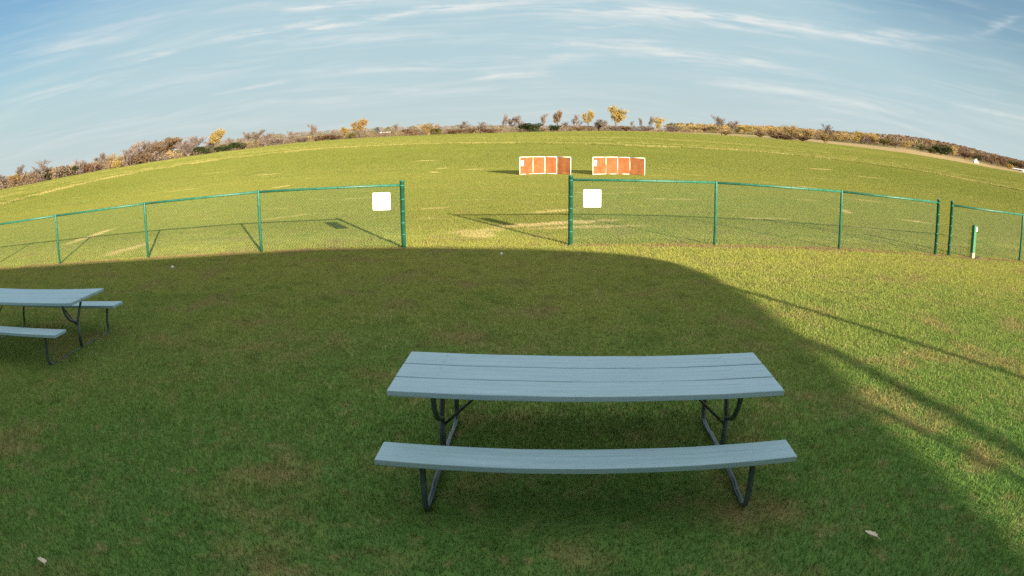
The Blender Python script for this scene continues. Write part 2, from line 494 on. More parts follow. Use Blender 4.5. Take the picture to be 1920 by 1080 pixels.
def mat_paint_wood():
    m, t, out = new_mat('blue_grey_painted_wood')
    co = t.new('ShaderNodeTexCoord').outputs['Object']
    x, y, z = t.xyz(co)
    st = t.comb(t.math('MULTIPLY', x, 1.6), t.math('MULTIPLY', y, 38.0), t.math('MULTIPLY', z, 38.0))
    grain = t.noise(st, 1.0, 5, 0.65)
    cloud = t.noise(co, 2.6, 3)
    info = t.new('ShaderNodeObjectInfo')
    col = t.mix(t.smooth(grain, 0.3, 0.75), (0.305, 0.435, 0.495), (0.435, 0.575, 0.625))
    col = t.mix(t.smooth(cloud, 0.4, 0.7, 0, 0.4), col, (0.34, 0.50, 0.53))
    col = t.mix(t.math('MULTIPLY', info.outputs['Random'], 0.25), col, (0.28, 0.44, 0.475))
    crack = t.smooth(t.noise(t.comb(t.math('MULTIPLY', x, 2.2), t.math('MULTIPLY', y, 55.0), t.math('MULTIPLY', z, 20.0)), 1.0, 3, 0.7), 0.64, 0.72, 0, 0.8)
    col = t.mix(crack, col, (0.10, 0.13, 0.14))
    chipm = t.smooth(t.noise(t.comb(t.math('MULTIPLY', x, 9.0), t.math('MULTIPLY', y, 30.0), t.math('MULTIPLY', z, 30.0)), 1.0, 4, 0.6), 0.72, 0.75, 0, 0.9)
    geo_ = t.new('ShaderNodeNewGeometry')
    edge = t.smooth(geo_.outputs['Pointiness'], 0.52, 0.60)
    chip = t.math('MULTIPLY', chipm, t.math('MAXIMUM', edge, 0.35))
    col = t.mix(chip, col, (0.55, 0.54, 0.47))
    b = bump(t, t.math('ADD', grain, t.math('MULTIPLY', crack, -1.5)), 0.35, 0.004)
    principled(t, out, col, t.smooth(grain, 0.2, 0.8, 0.38, 0.55), 0.4, normal=b)
    return m
def mat_metal(name, c0, c1, rough=0.4, scale=9.0, rust=None, spec=0.5):
    m, t, out = new_mat(name)
    co = t.new('ShaderNodeTexCoord').outputs['Object']
    n = t.noise(co, scale, 4, 0.6)
    col = t.mix(t.smooth(n, 0.35, 0.7), c0, c1)
    if rust:
        r = t.smooth(t.noise(co, 23.0, 3, 0.6), 0.66, 0.74, 0, 0.7)
        col = t.mix(r, col, rust)
    principled(t, out, col, t.smooth(n, 0.3, 0.7, rough - 0.08, rough + 0.1), spec, normal=bump(t, n, 0.1, 0.002))
    return m
def mat_plain(name, c0, c1, scale, rough=0.8, spec=0.1, bmp=0.2):
    m, t, out = new_mat(name)
    co = t.new('ShaderNodeTexCoord').outputs['Object']
    n = t.noise(co, scale, 4, 0.6)
    principled(t, out, t.mix(t.smooth(n, 0.3, 0.7), c0, c1), rough, spec, normal=bump(t, n, bmp, 0.01))
    return m
def mat_foliage(name, c0, c1, trans=0.15):
    m, t, out = new_mat(name)
    pos = t.new('ShaderNodeNewGeometry').outputs['Position']
    info = t.new('ShaderNodeObjectInfo')
    n = t.noise(pos, 0.55, 3, 0.6)
    n2 = t.noise(pos, 2.5, 2, 0.6)
    f = t.smooth(t.math('ADD', t.math('MULTIPLY', n, 0.6), t.math('MULTIPLY', n2, 0.4)), 0.35, 0.65)
    col = t.mix(f, c0, c1)
    dark = tuple(v * 0.72 for v in c0)
    col = t.mix(t.math('MULTIPLY', info.outputs['Random'], 0.5), col, dark)
    d = t.new('ShaderNodeBsdfDiffuse'); t.l.new(col, d.inputs[0])
    tr = t.new('ShaderNodeBsdfTranslucent'); t.l.new(col, tr.inputs[0])
    mx = t.new('ShaderNodeMixShader'); mx.inputs[0].default_value = trans
    t.l.new(d.outputs[0], mx.inputs[1]); t.l.new(tr.outputs[0], mx.inputs[2])
    t.l.new(mx.outputs[0], out.inputs['Surface'])
    return m
def mat_orange_net():
    m, t, out = new_mat('orange_net')
    co = t.new('ShaderNodeTexCoord').outputs['Object']
    n = t.noise(co, 3.0, 4, 0.6)
    col = t.mix(t.smooth(n, 0.35, 0.65), (0.42, 0.125, 0.055), (0.50, 0.180, 0.085))
    d = t.new('ShaderNodeBsdfDiffuse'); t.l.new(col, d.inputs[0])
    tr = t.new('ShaderNodeBsdfTranslucent'); t.l.new(col, tr.inputs[0])
    mx = t.new('ShaderNodeMixShader'); mx.inputs[0].default_value = 0.42
    t.l.new(d.outputs[0], mx.inputs[1]); t.l.new(tr.outputs[0], mx.inputs[2])
    t.l.new(mx.outputs[0], out.inputs['Surface'])
    return m

M_GROUND = mat_ground()
M_BLADE = mat_blade()
M_HAY = mat_hay()
M_WOOD = mat_paint_wood()
M_PIPE = mat_metal('dark_green_steel_pipe', (0.048, 0.070, 0.072), (0.085, 0.115, 0.118), 0.34, rust=(0.10, 0.05, 0.025), spec=0.6)
M_GREEN = mat_metal('green_vinyl_coating', (0.014, 0.098, 0.064), (0.022, 0.132, 0.086), 0.45)
M_WIRE = mat_metal('green_wire_coating', (0.014, 0.095, 0.052), (0.018, 0.118, 0.066), 0.5)
M_WHITE = mat_plain('white_sign_plastic', (0.80, 0.80, 0.80), (0.84, 0.84, 0.83), 4.0, 0.5, 0.3, 0.02)
M_WHITE_PIPE = mat_plain('white_painted_pipe', (0.74, 0.72, 0.66), (0.80, 0.79, 0.74), 5.0, 0.5, 0.3, 0.05)
M_NET = mat_orange_net()
M_TAG = mat_plain('pale_tag', (0.72, 0.68, 0.50), (0.80, 0.78, 0.66), 9.0, 0.6, 0.2, 0.02)
M_INK = mat_plain('dark_ink', (0.10, 0.06, 0.04), (0.16, 0.09, 0.06), 9.0, 0.7, 0.1, 0.02)
M_BARK = mat_plain('bark', (0.085, 0.062, 0.048), (0.15, 0.115, 0.09), 3.0, 0.95, 0.05, 0.5)
M_SIDING = mat_plain('pale_siding', (0.55, 0.53, 0.48), (0.62, 0.60, 0.55), 2.0, 0.8, 0.2, 0.1)
M_SHINGLE = mat_plain('brown_shingle', (0.07, 0.06, 0.055), (0.12, 0.10, 0.09), 6.0, 0.9, 0.1, 0.4)
M_BARN = mat_plain('white_barn_boards', (0.72, 0.71, 0.68), (0.80, 0.79, 0.76), 1.0, 0.8, 0.2, 0.1)
M_SILO = mat_plain('dark_blue_silo_enamel', (0.03, 0.04, 0.06), (0.05, 0.06, 0.085), 0.5, 0.5, 0.3, 0.05)
M_DARKGLASS = mat_plain('dark_window_glass', (0.02, 0.025, 0.03), (0.04, 0.045, 0.05), 1.0, 0.2, 0.5, 0.0)
M_LEAF = mat_plain('dry_leaf', (0.60, 0.46, 0.33), (0.74, 0.62, 0.48), 30.0, 0.8, 0.1, 0.3)
M_PALE = mat_plain('pale_mushroom_skin', (0.70, 0.66, 0.55), (0.80, 0.77, 0.68), 30.0, 0.7, 0.2, 0.1)
M_MOUND = mat_plain('turned_soil', (0.10, 0.07, 0.055), (0.18, 0.13, 0.10), 14.0, 0.95, 0.05, 0.8)

# ------------------------------------------------------------------ ground sheet
def build_ground():
    az_f = np.arange(-64, 64.01, 0.6)
    az_b = np.arange(64, 296.01, 4.0)[1:-1]
    az_all = np.radians(np.concatenate([az_f, az_b]))
    rings = [0.6]
    while rings[-1] < 46: rings.append(rings[-1] * 1.10)
    while rings[-1] < 520: rings.append(rings[-1] * 1.0125)
    while rings[-1] < 6000: rings.append(rings[-1] * 1.07)
    rings = np.array(rings)
    na, nr = len(az_all), len(rings)
    R, A = np.meshgrid(rings, az_all, indexing='ij')
    X = R * np.sin(A); Y = R * np.cos(A)
    Z = terrain(X, Y)
    V = np.stack([X, Y, Z], -1).reshape(-1, 3)
    V = np.concatenate([V, [[0, 0, 0]]])
    idx = np.arange(nr * na).reshape(nr, na)
    a = idx[:-1]; b = idx[1:]
    an = np.roll(a, -1, 1); bn = np.roll(b, -1, 1)
    F = np.stack([a, an, bn, b], -1).reshape(-1, 4)[:, ::-1]
    faces = F.tolist() + [(nr * na, int(idx[0, (k + 1) % na]), int(idx[0, k])) for k in range(na)]
    me = bpy.data.meshes.new('ground')
    me.from_pydata(V.tolist(), [], faces)
    adeg = np.degrees(np.arctan2(V[:, 0], V[:, 1])); r = np.hypot(V[:, 0], V[:, 1])
    hr = np.interp(adeg, hay_az, hay_r); D = np.interp(adeg, T_AZ, T_D)
    wob = 1.5 * np.sin(V[:, 0] * 0.11) + 1.0 * np.sin(V[:, 0] * 0.043 + 1)
    hay = np.clip((r - hr) / 5.0 + 0.5, 0, 1)
    tan = np.clip((r - D + 6 + wob) / 6.0, 0, 1)
    w = np.where(adeg > 12, 110, 14)
    wood = np.clip((r - D - w) / 20.0, 0, 1)
    colr = np.stack([hay, tan, wood, np.ones_like(hay)], -1).astype(np.float32)
    ca = me.color_attributes.new('zone', 'FLOAT_COLOR', 'POINT')
    ca.data.foreach_set('color', colr.ravel())
    me.polygons.foreach_set('use_smooth', [True] * len(me.polygons))
    me.materials.append(M_GROUND)
    me.update()
    o = link('ground', me)
    tag(o, 'mown sports field with rising farmland and wooded hill beyond', 'ground', kind='structure')
    return o
ground = build_ground()

# ------------------------------------------------------------------ grass: blades scattered over lawn and near field
def grass_object(name, label, npatch, blades, hmin, hmax, width, tile, pts, seed, segs, mat):
    rng = np.random.default_rng(seed)
    verts = []; faces = []; rnd = []; pid = []
    for p in range(npatch):
        bx = (rng.random(blades) - .5) * tile; by = (rng.random(blades) - .5) * tile
        clump = rng.random(blades)
        hh = hmin + (hmax - hmin) * rng.random(blades) ** 1.3
        yaw = rng.random(blades) * 2 * np.pi
        lean = np.abs(rng.normal(0.0, 0.65, blades)); ld = rng.random(blades) * 2 * np.pi
        for i in range(blades):
            base = len(verts)
            cx, cy = math.cos(yaw[i]) * width / 2, math.sin(yaw[i]) * width / 2
            lx, ly = math.cos(ld[i]) * lean[i] * hh[i], math.sin(ld[i]) * lean[i] * hh[i]
            z = hh[i] / math.sqrt(1 + lean[i] ** 2)
            x0, y0 = bx[i], by[i]
            c = (clump[i], 0.0, 0, 1); ct = (clump[i], 1.0, 0, 1)
            if segs == 2:
                verts += [(x0 - cx, y0 - cy, -.005), (x0 + cx, y0 + cy, -.005),
                          (x0 + .35 * lx + cx * .8, y0 + .35 * ly + cy * .8, z * .6), (x0 + .35 * lx - cx * .8, y0 + .35 * ly - cy * .8, z * .6),
                          (x0 + lx, y0 + ly, z)]
                faces += [(base, base + 1, base + 2, base + 3), (base + 3, base + 2, base + 4)]
                rnd += [c, c, (clump[i], .6, 0, 1), (clump[i], .6, 0, 1), ct]; pid += [p] * 5
            else:
                verts += [(x0 - cx, y0 - cy, -.005), (x0 + cx, y0 + cy, -.005), (x0 + lx, y0 + ly, z)]
                faces += [(base, base + 1, base + 2)]
                rnd += [c, c, ct]; pid += [p] * 3
    nv = len(verts)
    zz = terrain(pts[:, 0], pts[:, 1])
    pts = pts + (rng.random(pts.shape) - .5) * tile * (.0 if tile < 3 else .12)
    zz = terrain(pts[:, 0], pts[:, 1])
    pv = np.column_stack([pts, zz])
    verts = verts + pv.tolist()
    pid = np.concatenate([np.array(pid), rng.integers(0, npatch, len(pts))]).astype(np.int32)
    isp = np.zeros(len(verts), dtype=bool); isp[nv:] = True
    me = bpy.data.meshes.new(name)
    me.from_pydata(verts, [], faces)
    ca = me.color_attributes.new('rnd', 'FLOAT_COLOR', 'POINT')
    full = np.zeros((len(verts), 4), np.float32); full[:nv] = rnd
    ca.data.foreach_set('color', full.ravel())
    a1 = me.attributes.new('is_point', 'BOOLEAN', 'POINT'); a1.data.foreach_set('value', isp)
    a2 = me.attributes.new('pid', 'INT', 'POINT'); a2.data.foreach_set('value', pid)
    e_ = tile * .5
    sx = (terrain(pts[:, 0] + e_, pts[:, 1]) - terrain(pts[:, 0] - e_, pts[:, 1])) / (2 * e_)
    sy = (terrain(pts[:, 0], pts[:, 1] + e_) - terrain(pts[:, 0], pts[:, 1] - e_)) / (2 * e_)
    nn = np.zeros((len(verts), 3), np.float32); nn[:, 2] = 1
    nn[nv:, 0] = -sx; nn[nv:, 1] = -sy
    a3 = me.attributes.new('slope', 'FLOAT_VECTOR', 'POINT'); a3.data.foreach_set('vector', nn.ravel())
    me.materials.append(mat)
    o = link(name, me)
    tag(o, label, 'grass', kind='stuff')
    ng = bpy.data.node_groups.new(name + '_scatter', 'GeometryNodeTree')
    ng.interface.new_socket('Geometry', in_out='INPUT', socket_type='NodeSocketGeometry')
    ng.interface.new_socket('Geometry', in_out='OUTPUT', socket_type='NodeSocketGeometry')
    n = ng.nodes; l = ng.links
    gi = n.new('NodeGroupInput'); gout = n.new('NodeGroupOutput')
    att = n.new('GeometryNodeInputNamedAttribute'); att.data_type = 'BOOLEAN'; att.inputs['Name'].default_value = 'is_point'
    sep = n.new('GeometryNodeSeparateGeometry'); sep.domain = 'POINT'
    l.new(gi.outputs[0], sep.inputs[0]); l.new(att.outputs[0], sep.inputs['Selection'])
    patt = n.new('GeometryNodeInputNamedAttribute'); patt.data_type = 'INT'; patt.inputs['Name'].default_value = 'pid'
    mp = n.new('GeometryNodeMeshToPoints'); l.new(sep.outputs['Selection'], mp.inputs[0])
    join = n.new('GeometryNodeJoinGeometry')
    for p in range(npatch):
        cmp_ = n.new('FunctionNodeCompare'); cmp_.data_type = 'INT'; cmp_.operation = 'EQUAL'
        l.new(patt.outputs[0], cmp_.inputs[2]); cmp_.inputs[3].default_value = p
        sp = n.new('GeometryNodeSeparateGeometry'); sp.domain = 'POINT'
        l.new(sep.outputs['Inverted'], sp.inputs[0]); l.new(cmp_.outputs[0], sp.inputs['Selection'])
        iop = n.new('GeometryNodeInstanceOnPoints')
        l.new(mp.outputs[0], iop.inputs['Points']); l.new(sp.outputs['Selection'], iop.inputs['Instance'])
        l.new(cmp_.outputs[0], iop.inputs['Selection'])
        rv = n.new('FunctionNodeRandomValue'); rv.data_type = 'INT'
        rv.inputs[4].default_value = 0; rv.inputs[5].default_value = 3
        mul = n.new('ShaderNodeMath'); mul.operation = 'MULTIPLY'; mul.inputs[1].default_value = math.pi / 2
        l.new(rv.outputs[2], mul.inputs[0])
        cx_ = n.new('ShaderNodeCombineXYZ'); l.new(mul.outputs[0], cx_.inputs[2])
        er = n.new('FunctionNodeEulerToRotation'); l.new(cx_.outputs[0], er.inputs[0])
        sa = n.new('GeometryNodeInputNamedAttribute'); sa.data_type = 'FLOAT_VECTOR'; sa.inputs['Name'].default_value = 'slope'
        al = n.new('FunctionNodeAlignRotationToVector'); al.axis = 'Z'
        l.new(er.outputs[0], al.inputs['Rotation']); l.new(sa.outputs[0], al.inputs['Vector'])
        l.new(al.outputs[0], iop.inputs['Rotation'])
        l.new(iop.outputs[0], join.inputs[0])
    l.new(join.outputs[0], gout.inputs[0])
    md = o.modifiers.new('scatter', 'NODES'); md.node_group = ng
    return o
def grid(tile, rmax, test):
    k = np.arange(-rmax, rmax + tile, tile)
    X, Y = np.meshgrid(k, np.arange(-0.5, rmax, tile))
    X = X.ravel(); Y = Y.ravel()
    ok = (np.abs(np.degrees(np.arctan2(X, Y + tile * 1.5 + 1.0))) < 62) & test(X, Y)
    return np.column_stack([X[ok], Y[ok]])
rad = lambda X, Y: np.hypot(X, Y)
hay_lim = lambda X, Y: np.interp(np.degrees(np.arctan2(X, Y)), hay_az, hay_r)
tl_lim = lambda X, Y: np.interp(np.degrees(np.arctan2(X, Y)), T_AZ, T_D)
grass_object('lawn_grass', 'short green lawn grass around the picnic tables', 4, 3600, 0.022, 0.055, 0.0065, 1.0,
             grid(1.0, 24, lambda X, Y: (Y < 15.0) & (rad(X, Y) < 24)), 1, 2, M_BLADE)
grass_object('field_grass', 'dry mown grass of the open field just beyond the fence', 3, 6000, 0.020, 0.045, 0.010, 2.0,
             grid(2.0, 50, lambda X, Y: (Y > 15.0) & (rad(X, Y) < 48)), 2, 1, M_BLADE)
grass_object('outfield_grass', 'even mown grass of the far sports field', 3, 4200, 0.025, 0.06, 0.045, 5.0,
             grid(5.0, 180, lambda X, Y: (rad(X, Y) > 46) & (rad(X, Y) < hay_lim(X, Y) + 1)), 3, 1, M_BLADE)
grass_object('hay_crop', 'pale rough hay strip in front of the far hedgerow', 3, 4200, 0.10, 0.28, 0.06, 6.0,
             grid(6.0, 440, lambda X, Y: (rad(X, Y) > hay_lim(X, Y)) & (rad(X, Y) < tl_lim(X, Y) - 4)), 4, 1, M_HAY)

def mat_windrow():
    m, t, out = new_mat('cut_hay')
    pos = t.new('ShaderNodeNewGeometry').outputs['Position']
    c = t.mix(t.smooth(t.noise(pos, 0.3, 3), 0.35, 0.65), (0.29, 0.265, 0.085), (0.40, 0.35, 0.13))
    leaf_shader(t, out, c, 0.25, 0.45)
    return m
rows = []
for off, step in ((1.0, 2.2), (12.0, 3.2), (26.0, 3.0), (44.0, 3.2)):
    a_ = -56.0
    while a_ < 58:
        r_ = float(np.interp(a_, hay_az, hay_r)) + off + 1.2 * math.sin(a_ * .21 + off)
        if r_ < float(np.interp(a_, T_AZ, T_D)) - 8 and math.sin(a_ * .13 + off * 3) > (-1.1 if off < 2 else -.55):
            rows.append((r_ * math.sin(math.radians(a_)), r_ * math.cos(math.radians(a_))))
        a_ += math.degrees(step / r_)
grass_object('hay_windrow', 'pale raked rows of cut hay along the far field edge', 2, 700, 0.10, 0.34, 0.05, 2.4, np.array(rows), 9, 1, mat_windrow())

# ------------------------------------------------------------------ building behind the camera (casts the big shadow)
HS = 3.4
def unshadow(p, h=HS):
    k = h / math.tan(SUN_EL)
    return (p[0] + k * math.sin(SUN_AZ), p[1] + k * math.cos(SUN_AZ))
edge = [(-46, 12.2), (-14.2, 12.85), (-8.3, 13.4), (-4.2, 13.98), (-2.3, 13.98), (-0.6, 13.8), (0.45, 13.65), (1.5, 13.35),
        (2.33, 12.9), (2.95, 12.2), (3.3, 11.1), (3.5, 9.4), (3.48, 7.9), (3.40, 5.9), (3.25, 5.2), (3.22, 4.4), (3.25, 3.0), (3.2, 1.5)]
roof_poly = [unshadow(p) for p in edge]
roof_poly += [(roof_poly[-1][0], -16.0), (roof_poly[0][0], -16.0)]
bld = empty('clubhouse', (0, -8, 0))
tag(bld, 'single-storey clubhouse with pale siding and low roof behind the lawn', 'building')
inv = Vector((0, 8, 0))
def local(mb):
    mb.v = [(v[0], v[1] + 8, v[2]) for v in mb.v]
    return mb
local(MB().prism(list(reversed(roof_poly)), HS - 0.05, HS)).build('roof', M_SHINGLE, bld)
local(MB().box((-14.6, -8.2, (HS - 0.06) / 2), (38.0, 14.6, HS - 0.06))).build('wall', M_SIDING, bld)
door = local(MB().box((-4.0, -0.88, 1.02), (0.95, 0.06, 2.04))).build('door', M_BARN, bld)
local(MB().tube([(-3.64, -0.84, 1.0), (-3.64, -0.76, 1.0)], 0.03)).build('handle', M_PIPE, door)
for wx in (-9.0, 3.0):
    w_ = local(MB().box((wx, -0.885, 1.7), (1.3, 0.05, 1.0))).build('window', M_BARN, bld)
    local(MB().box((wx, -0.85, 1.7), (1.15, 0.03, 0.86))).build('pane', M_DARKGLASS, w_)
local(MB().tube([(9.03, -0.40, 0), (9.03, -0.40, HS - 0.04)], 0.065, 10)).build('porch_post', M_GREEN, bld)
def beam(a, b, th, hh):
    a = Vector(a); b = Vector(b); d = (b - a).normalized()
    s = d.cross(Vector((0, 0, 1))).normalized() * th / 2; u = Vector((0, 0, hh / 2))
    mb = MB()
    mb.v = [tuple(p + q) for p in (a, b) for q in (-s - u, s - u, s + u, -s + u)]
    mb.f = [(3, 2, 1, 0), (4, 5, 6, 7), (0, 1, 5, 4), (1, 2, 6, 5), (2, 3, 7, 6), (3, 0, 4, 7)]
    return local(mb)
beam((10.55, -5.9, 3.26), (11.30, -11.2, 2.92), 0.10, 0.14).build('added_shadow_beam', M_SIDING, bld)  # unseen beams added to cast the slanting shadow bands on the lawn
beam((10.3, -8.0, 3.24), (11.25, -11.15, 3.02), 0.08, 0.09).build('added_shadow_beam', M_SIDING, bld)
beam((10.3, -11.12, 3.0), (11.35, -11.12, 3.0), 0.10, 0.14).build('added_shadow_beam', M_SIDING, bld)

# ------------------------------------------------------------------ fences
def arc_points(p0, p1, p2, n=5):
    return [Vector(p0) * (1 - t) ** 2 + Vector(p1) * 2 * t * (1 - t) + Vector(p2) * t ** 2 for t in [i / n for i in range(n + 1)]]
def chain_link(mb, A, B, ha, hb, pitch=0.072, rad=0.0027):
    A = Vector(A); B = Vector(B)
    L = (B - A).length
    H0 = 0.05
    def P(s, t, off):
        f = s / L
        top = ha + (hb - ha) * f
        q = A.lerp(B, f)
        nrm = Vector((-(B - A).y, (B - A).x, 0)).normalized()
        return Vector((q.x, q.y, tz(q.x, q.y) + H0 + (top - H0) * t)) + nrm * off
    Hm = (ha + hb) / 2 - H0
    for sgn in (1, -1):
        off = rad * sgn
        s0 = -Hm if sgn > 0 else 0.0
        k = s0
        while k < (L if sgn > 0 else L + Hm):
            # line s = k + sgn * h
            if sgn > 0:
                h0 = max(0.0, -k); h1 = min(Hm, L - k)
            else:
                h0 = max(0.0, k - L); h1 = min(Hm, k)
            if h1 - h0 > 0.02:
                a = P(k + sgn * h0, h0 / Hm, off); b = P(k + sgn * h1, h1 / Hm, off)
                mb.tube([a, b], rad, 3, cap=False)
            k += pitch
def post(mb, x, y, h, r, dome=False):
    z = tz(x, y)
    path = [(x, y, z - 0.05), (x, y, z + h - 0.03)]
    rads = [r, r]
    if dome:
        path += [(x, y, z + h - 0.029), (x, y, z + h - 0.012), (x, y, z + h - 0.003), (x, y, z + h)]
        rads += [r * 1.14, r * 1.1, r * 0.7, r * 0.1]
    else:
        path += [(x, y, z + h)]; rads += [r * 0.9]
    mb.tube(path, rads, 12)
def fence(name, posts, label):
    # posts: (x, y, height, rail height, terminal?)
    x0, y0 = posts[0][0], posts[0][1]
    root = empty(name, (x0, y0, tz(x0, y0)))
    tag(root, label, 'fence', 'green chain-link fence runs')
    sh = Vector((x0, y0, tz(x0, y0)))
    def fin(mb, nm, mat, sm=True, parent=None):
        mb.v = [(v[0] - sh.x, v[1] - sh.y, v[2] - sh.z) for v in mb.v]
        return mb.build(nm, mat, parent or root, smooth=sm)
    for (x, y, h, hr, term) in posts:
        mb = MB(); post(mb, x, y, h, 0.05 if term else 0.034, term)
        po = fin(mb, 'end_post' if term else 'line_post', M_GREEN)
        for q in ((hr - 0.01, 0.3, 0.55, 0.8, 1.05) if term else (hr,)):
            mb = MB(); mb.tube([(x, y, tz(x, y) + q - 0.012), (x, y, tz(x, y) + q + 0.012)], 0.056 if term else 0.040, 12)
            fin(mb, 'band', M_GREEN, True, po)
    for (p, q) in zip(posts[:-1], posts[1:]):
        a = Vector((p[0], p[1], tz(p[0], p[1]) + p[3])); b = Vector((q[0], q[1], tz(q[0], q[1]) + q[3]))
        mid = (a + b) / 2 + Vector((0, 0, -0.006))
        mb = MB(); mb.tube([a, mid, b], 0.027, 10)
        fin(mb, 'top_rail', M_GREEN)
        mb = MB(); chain_link(mb, (p[0], p[1], 0), (q[0], q[1], 0), p[3] - 0.01, q[3] - 0.01)
        ol = fin(mb, 'chain_link', M_WIRE, True)
        for k in range(1, 7):
            s = k / 7; c = a.lerp(b, s); mb = MB()
            mb.tube([c + Vector((0, 0, -0.05)), c + Vector((0.005, -0.033, 0)), c + Vector((0, 0, 0.031)), c + Vector((0, 0.033, -0.0)), c + Vector((0, 0, -0.05))], 0.003, 4)
            fin(mb, 'tie_wire', M_WIRE, True, ol)
    return root
fence('chain_link_fence', [(-2.289, 13.874, 1.452, 1.35, True), (-5.567, 13.741, 1.40, 1.36, False), (-8.692, 13.469, 1.365, 1.325, False),
                           (-11.706, 13.117, 1.32, 1.28, False), (-14.72, 12.70, 1.295, 1.255, False), (-17.7, 12.25, 1.28, 1.24, False)],
      'long green chain-link fence run without a low green post, ending at the gateway sign')
fence('chain_link_fence', [(1.257, 14.094, 1.506, 1.405, True), (4.505, 14.095, 1.455, 1.415, False), (7.797, 13.898, 1.435, 1.395, False),
                           (10.905, 13.554, 1.451, 1.36, True)],
      'green chain-link fence run between the wide gateway and the narrow gap')
fence('chain_link_fence', [(11.331, 13.417, 1.455, 1.335, True), (14.138, 12.952, 1.35, 1.31, False), (17.2, 12.4, 1.33, 1.29, False)],
      'short green chain-link fence run past the narrow gap, beside a low green post')

def sign(x0, x1, z0, z1, ya, yb, label):
    # flat plate with rounded corners wired to the mesh
    c = Vector(((x0 + x1) / 2, (ya + yb) / 2, 0)); w = x1 - x0; h = z1 - z0
    r = 0.022; pts = []
    for (sx, sz, a0) in ((1, 1, 0), (-1, 1, 90), (-1, -1, 180), (1, -1, 270)):
        for k in range(5):
            a = math.radians(a0 + k * 22.5)
            pts.append((sx * (w / 2 - r) + r * math.cos(a), sz * (h / 2 - r) + r * math.sin(a)))
    mb = MB(); n = len(pts)
    for y in (-0.002, 0.002):
        for p in pts:
            mb.v.append((p[0], y, p[1]))
    mb.f.append(tuple(range(n))[::-1]); mb.f.append(tuple(range(n, 2 * n)))
    for i in range(n):
        j = (i + 1) % n; mb.f.append((i, j, n + j, n + i))
    root = empty('fence_sign', (c.x, c.y, (z0 + z1) / 2), math.atan2(yb - ya, x1 - x0))
    mb.build('plate', M_WHITE, root)
    for sx in (-1, 1):
        for sz in (-1, 1):
            MB().tube([(sx * (w / 2 - .03), -0.0045, sz * (h / 2 - .03)), (sx * (w / 2 - .03), 0.014, sz * (h / 2 - .03))], 0.006, 8).build('rivet', M_WHITE, root)
    tag(root, label, 'sign', 'blank white fence signs')
sign(-2.926, -2.545, 0.832, 1.206, 13.832, 13.848, 'blank white square sign on the long fence run beyond the cut-off picnic table')
sign(1.526, 1.905, 0.822, 1.203, 14.078, 14.078, 'blank white square sign on the fence run in front of the orange goals')

# low green post with white box
bp = empty('marker_post', (12.136, 13.20, 0), math.radians(8))
tag(bp, 'low green painted timber post with white tag and bare base by the fence', 'post')
MB().box((0, 0, 0.51), (0.115, 0.115, 0.72)).build('shaft', mat_plain('green_paint_dappled_light', (0.02, 0.12, 0.055), (0.05, 0.20, 0.09), 16.0, 0.6, 0.3, 0.4), bp, bevel=0.006)  # the patchy tone paints dappled light into the green
MB().box((0, 0, 0.07), (0.118, 0.118, 0.16)).build('bare_base', mat_plain('raw_timber', (0.42, 0.34, 0.22), (0.55, 0.46, 0.32), 12.0, 0.8, 0.1, 0.4), bp, bevel=0.006)
MB().tube([(0, 0, 0.868), (0, 0, 0.885), (0, 0, 0.895)], [0.07, 0.06, 0.01], 10).build('cap', M_GREEN, bp)
MB().box((0.082, -0.01, 0.78), (0.05, 0.085, 0.12)).build('tag_box', M_WHITE, bp, bevel=0.008)
# soil mound at its foot
mb = MB(); rg = random.Random(3)
mb.v.append((0, 0, 0.06))
for k in range(14):
    a = 2 * math.pi * k / 14; rr = 0.10 + 0.03 * rg.random()
    mb.v.append((rr * math.cos(a), rr * .7 * math.sin(a), 0.035 + .015 * rg.random()))
for k in range(14):
    a = 2 * math.pi * k / 14; rr = 0.2 + 0.07 * rg.random()
    mb.v.append((rr * math.cos(a), rr * .7 * math.sin(a), -0.01))
for k in range(14):
    j = (k + 1) % 14
    mb.f += [(0, 1 + k, 1 + j), (1 + k, 15 + k, 15 + j, 1 + j)]
so = mb.build('soil_mound', M_MOUND, None, smooth=True); so.location = (12.40, 13.14, 0)
tag(so, 'small dark heap of turned soil at the foot of the low green post', 'soil')

# ------------------------------------------------------------------ picnic tables
TL, TW, TH, BO, BW, BH = 2.676, 0.822, 0.728, 0.854, 0.263, 0.438
FX, FY1, FY2 = 1.049, 0.805, 0.745
def plank(name, parent, cx, cy, ztop, lx, ly, th, seed, sag=0.0):
    rg = random.Random(seed)
    mb = MB(); n = 12
    for i in range(n + 1):
        x = -lx / 2 + lx * i / n
        dz = rg.uniform(-.0012, .0012) - sag * (1 - (2 * x / lx) ** 2); dy = rg.uniform(-.001, .001)
        for (yy, zz) in ((-ly / 2, -th), (ly / 2, -th), (ly / 2, 0), (-ly / 2, 0)):
            mb.v.append((x, yy + dy, zz + dz))
    for i in range(n):
        for k in range(4):
            a = i * 4 + k; b = i * 4 + (k + 1) % 4
            mb.f.append((a, a + 4, b + 4, b))
    mb.f.append((0, 1, 2, 3)); mb.f.append(tuple(n * 4 + k for k in (3, 2, 1, 0)))
    me = bpy.data.meshes.new(name); me.from_pydata(mb.v, [], mb.f)
    bm = bmesh.new(); bm.from_mesh(me)
    eds = [e for e in bm.edges if len(e.link_faces) == 2 and e.calc_face_angle(0) > 1.0]
    bmesh.ops.bevel(bm, geom=eds, offset=0.005, segments=2, affect='EDGES', profile=0.5)
    bm.to_mesh(me); bm.free(); me.materials.append(M_WOOD)
    o = link(name, me, parent); o.location = (cx, cy, ztop)
    return o
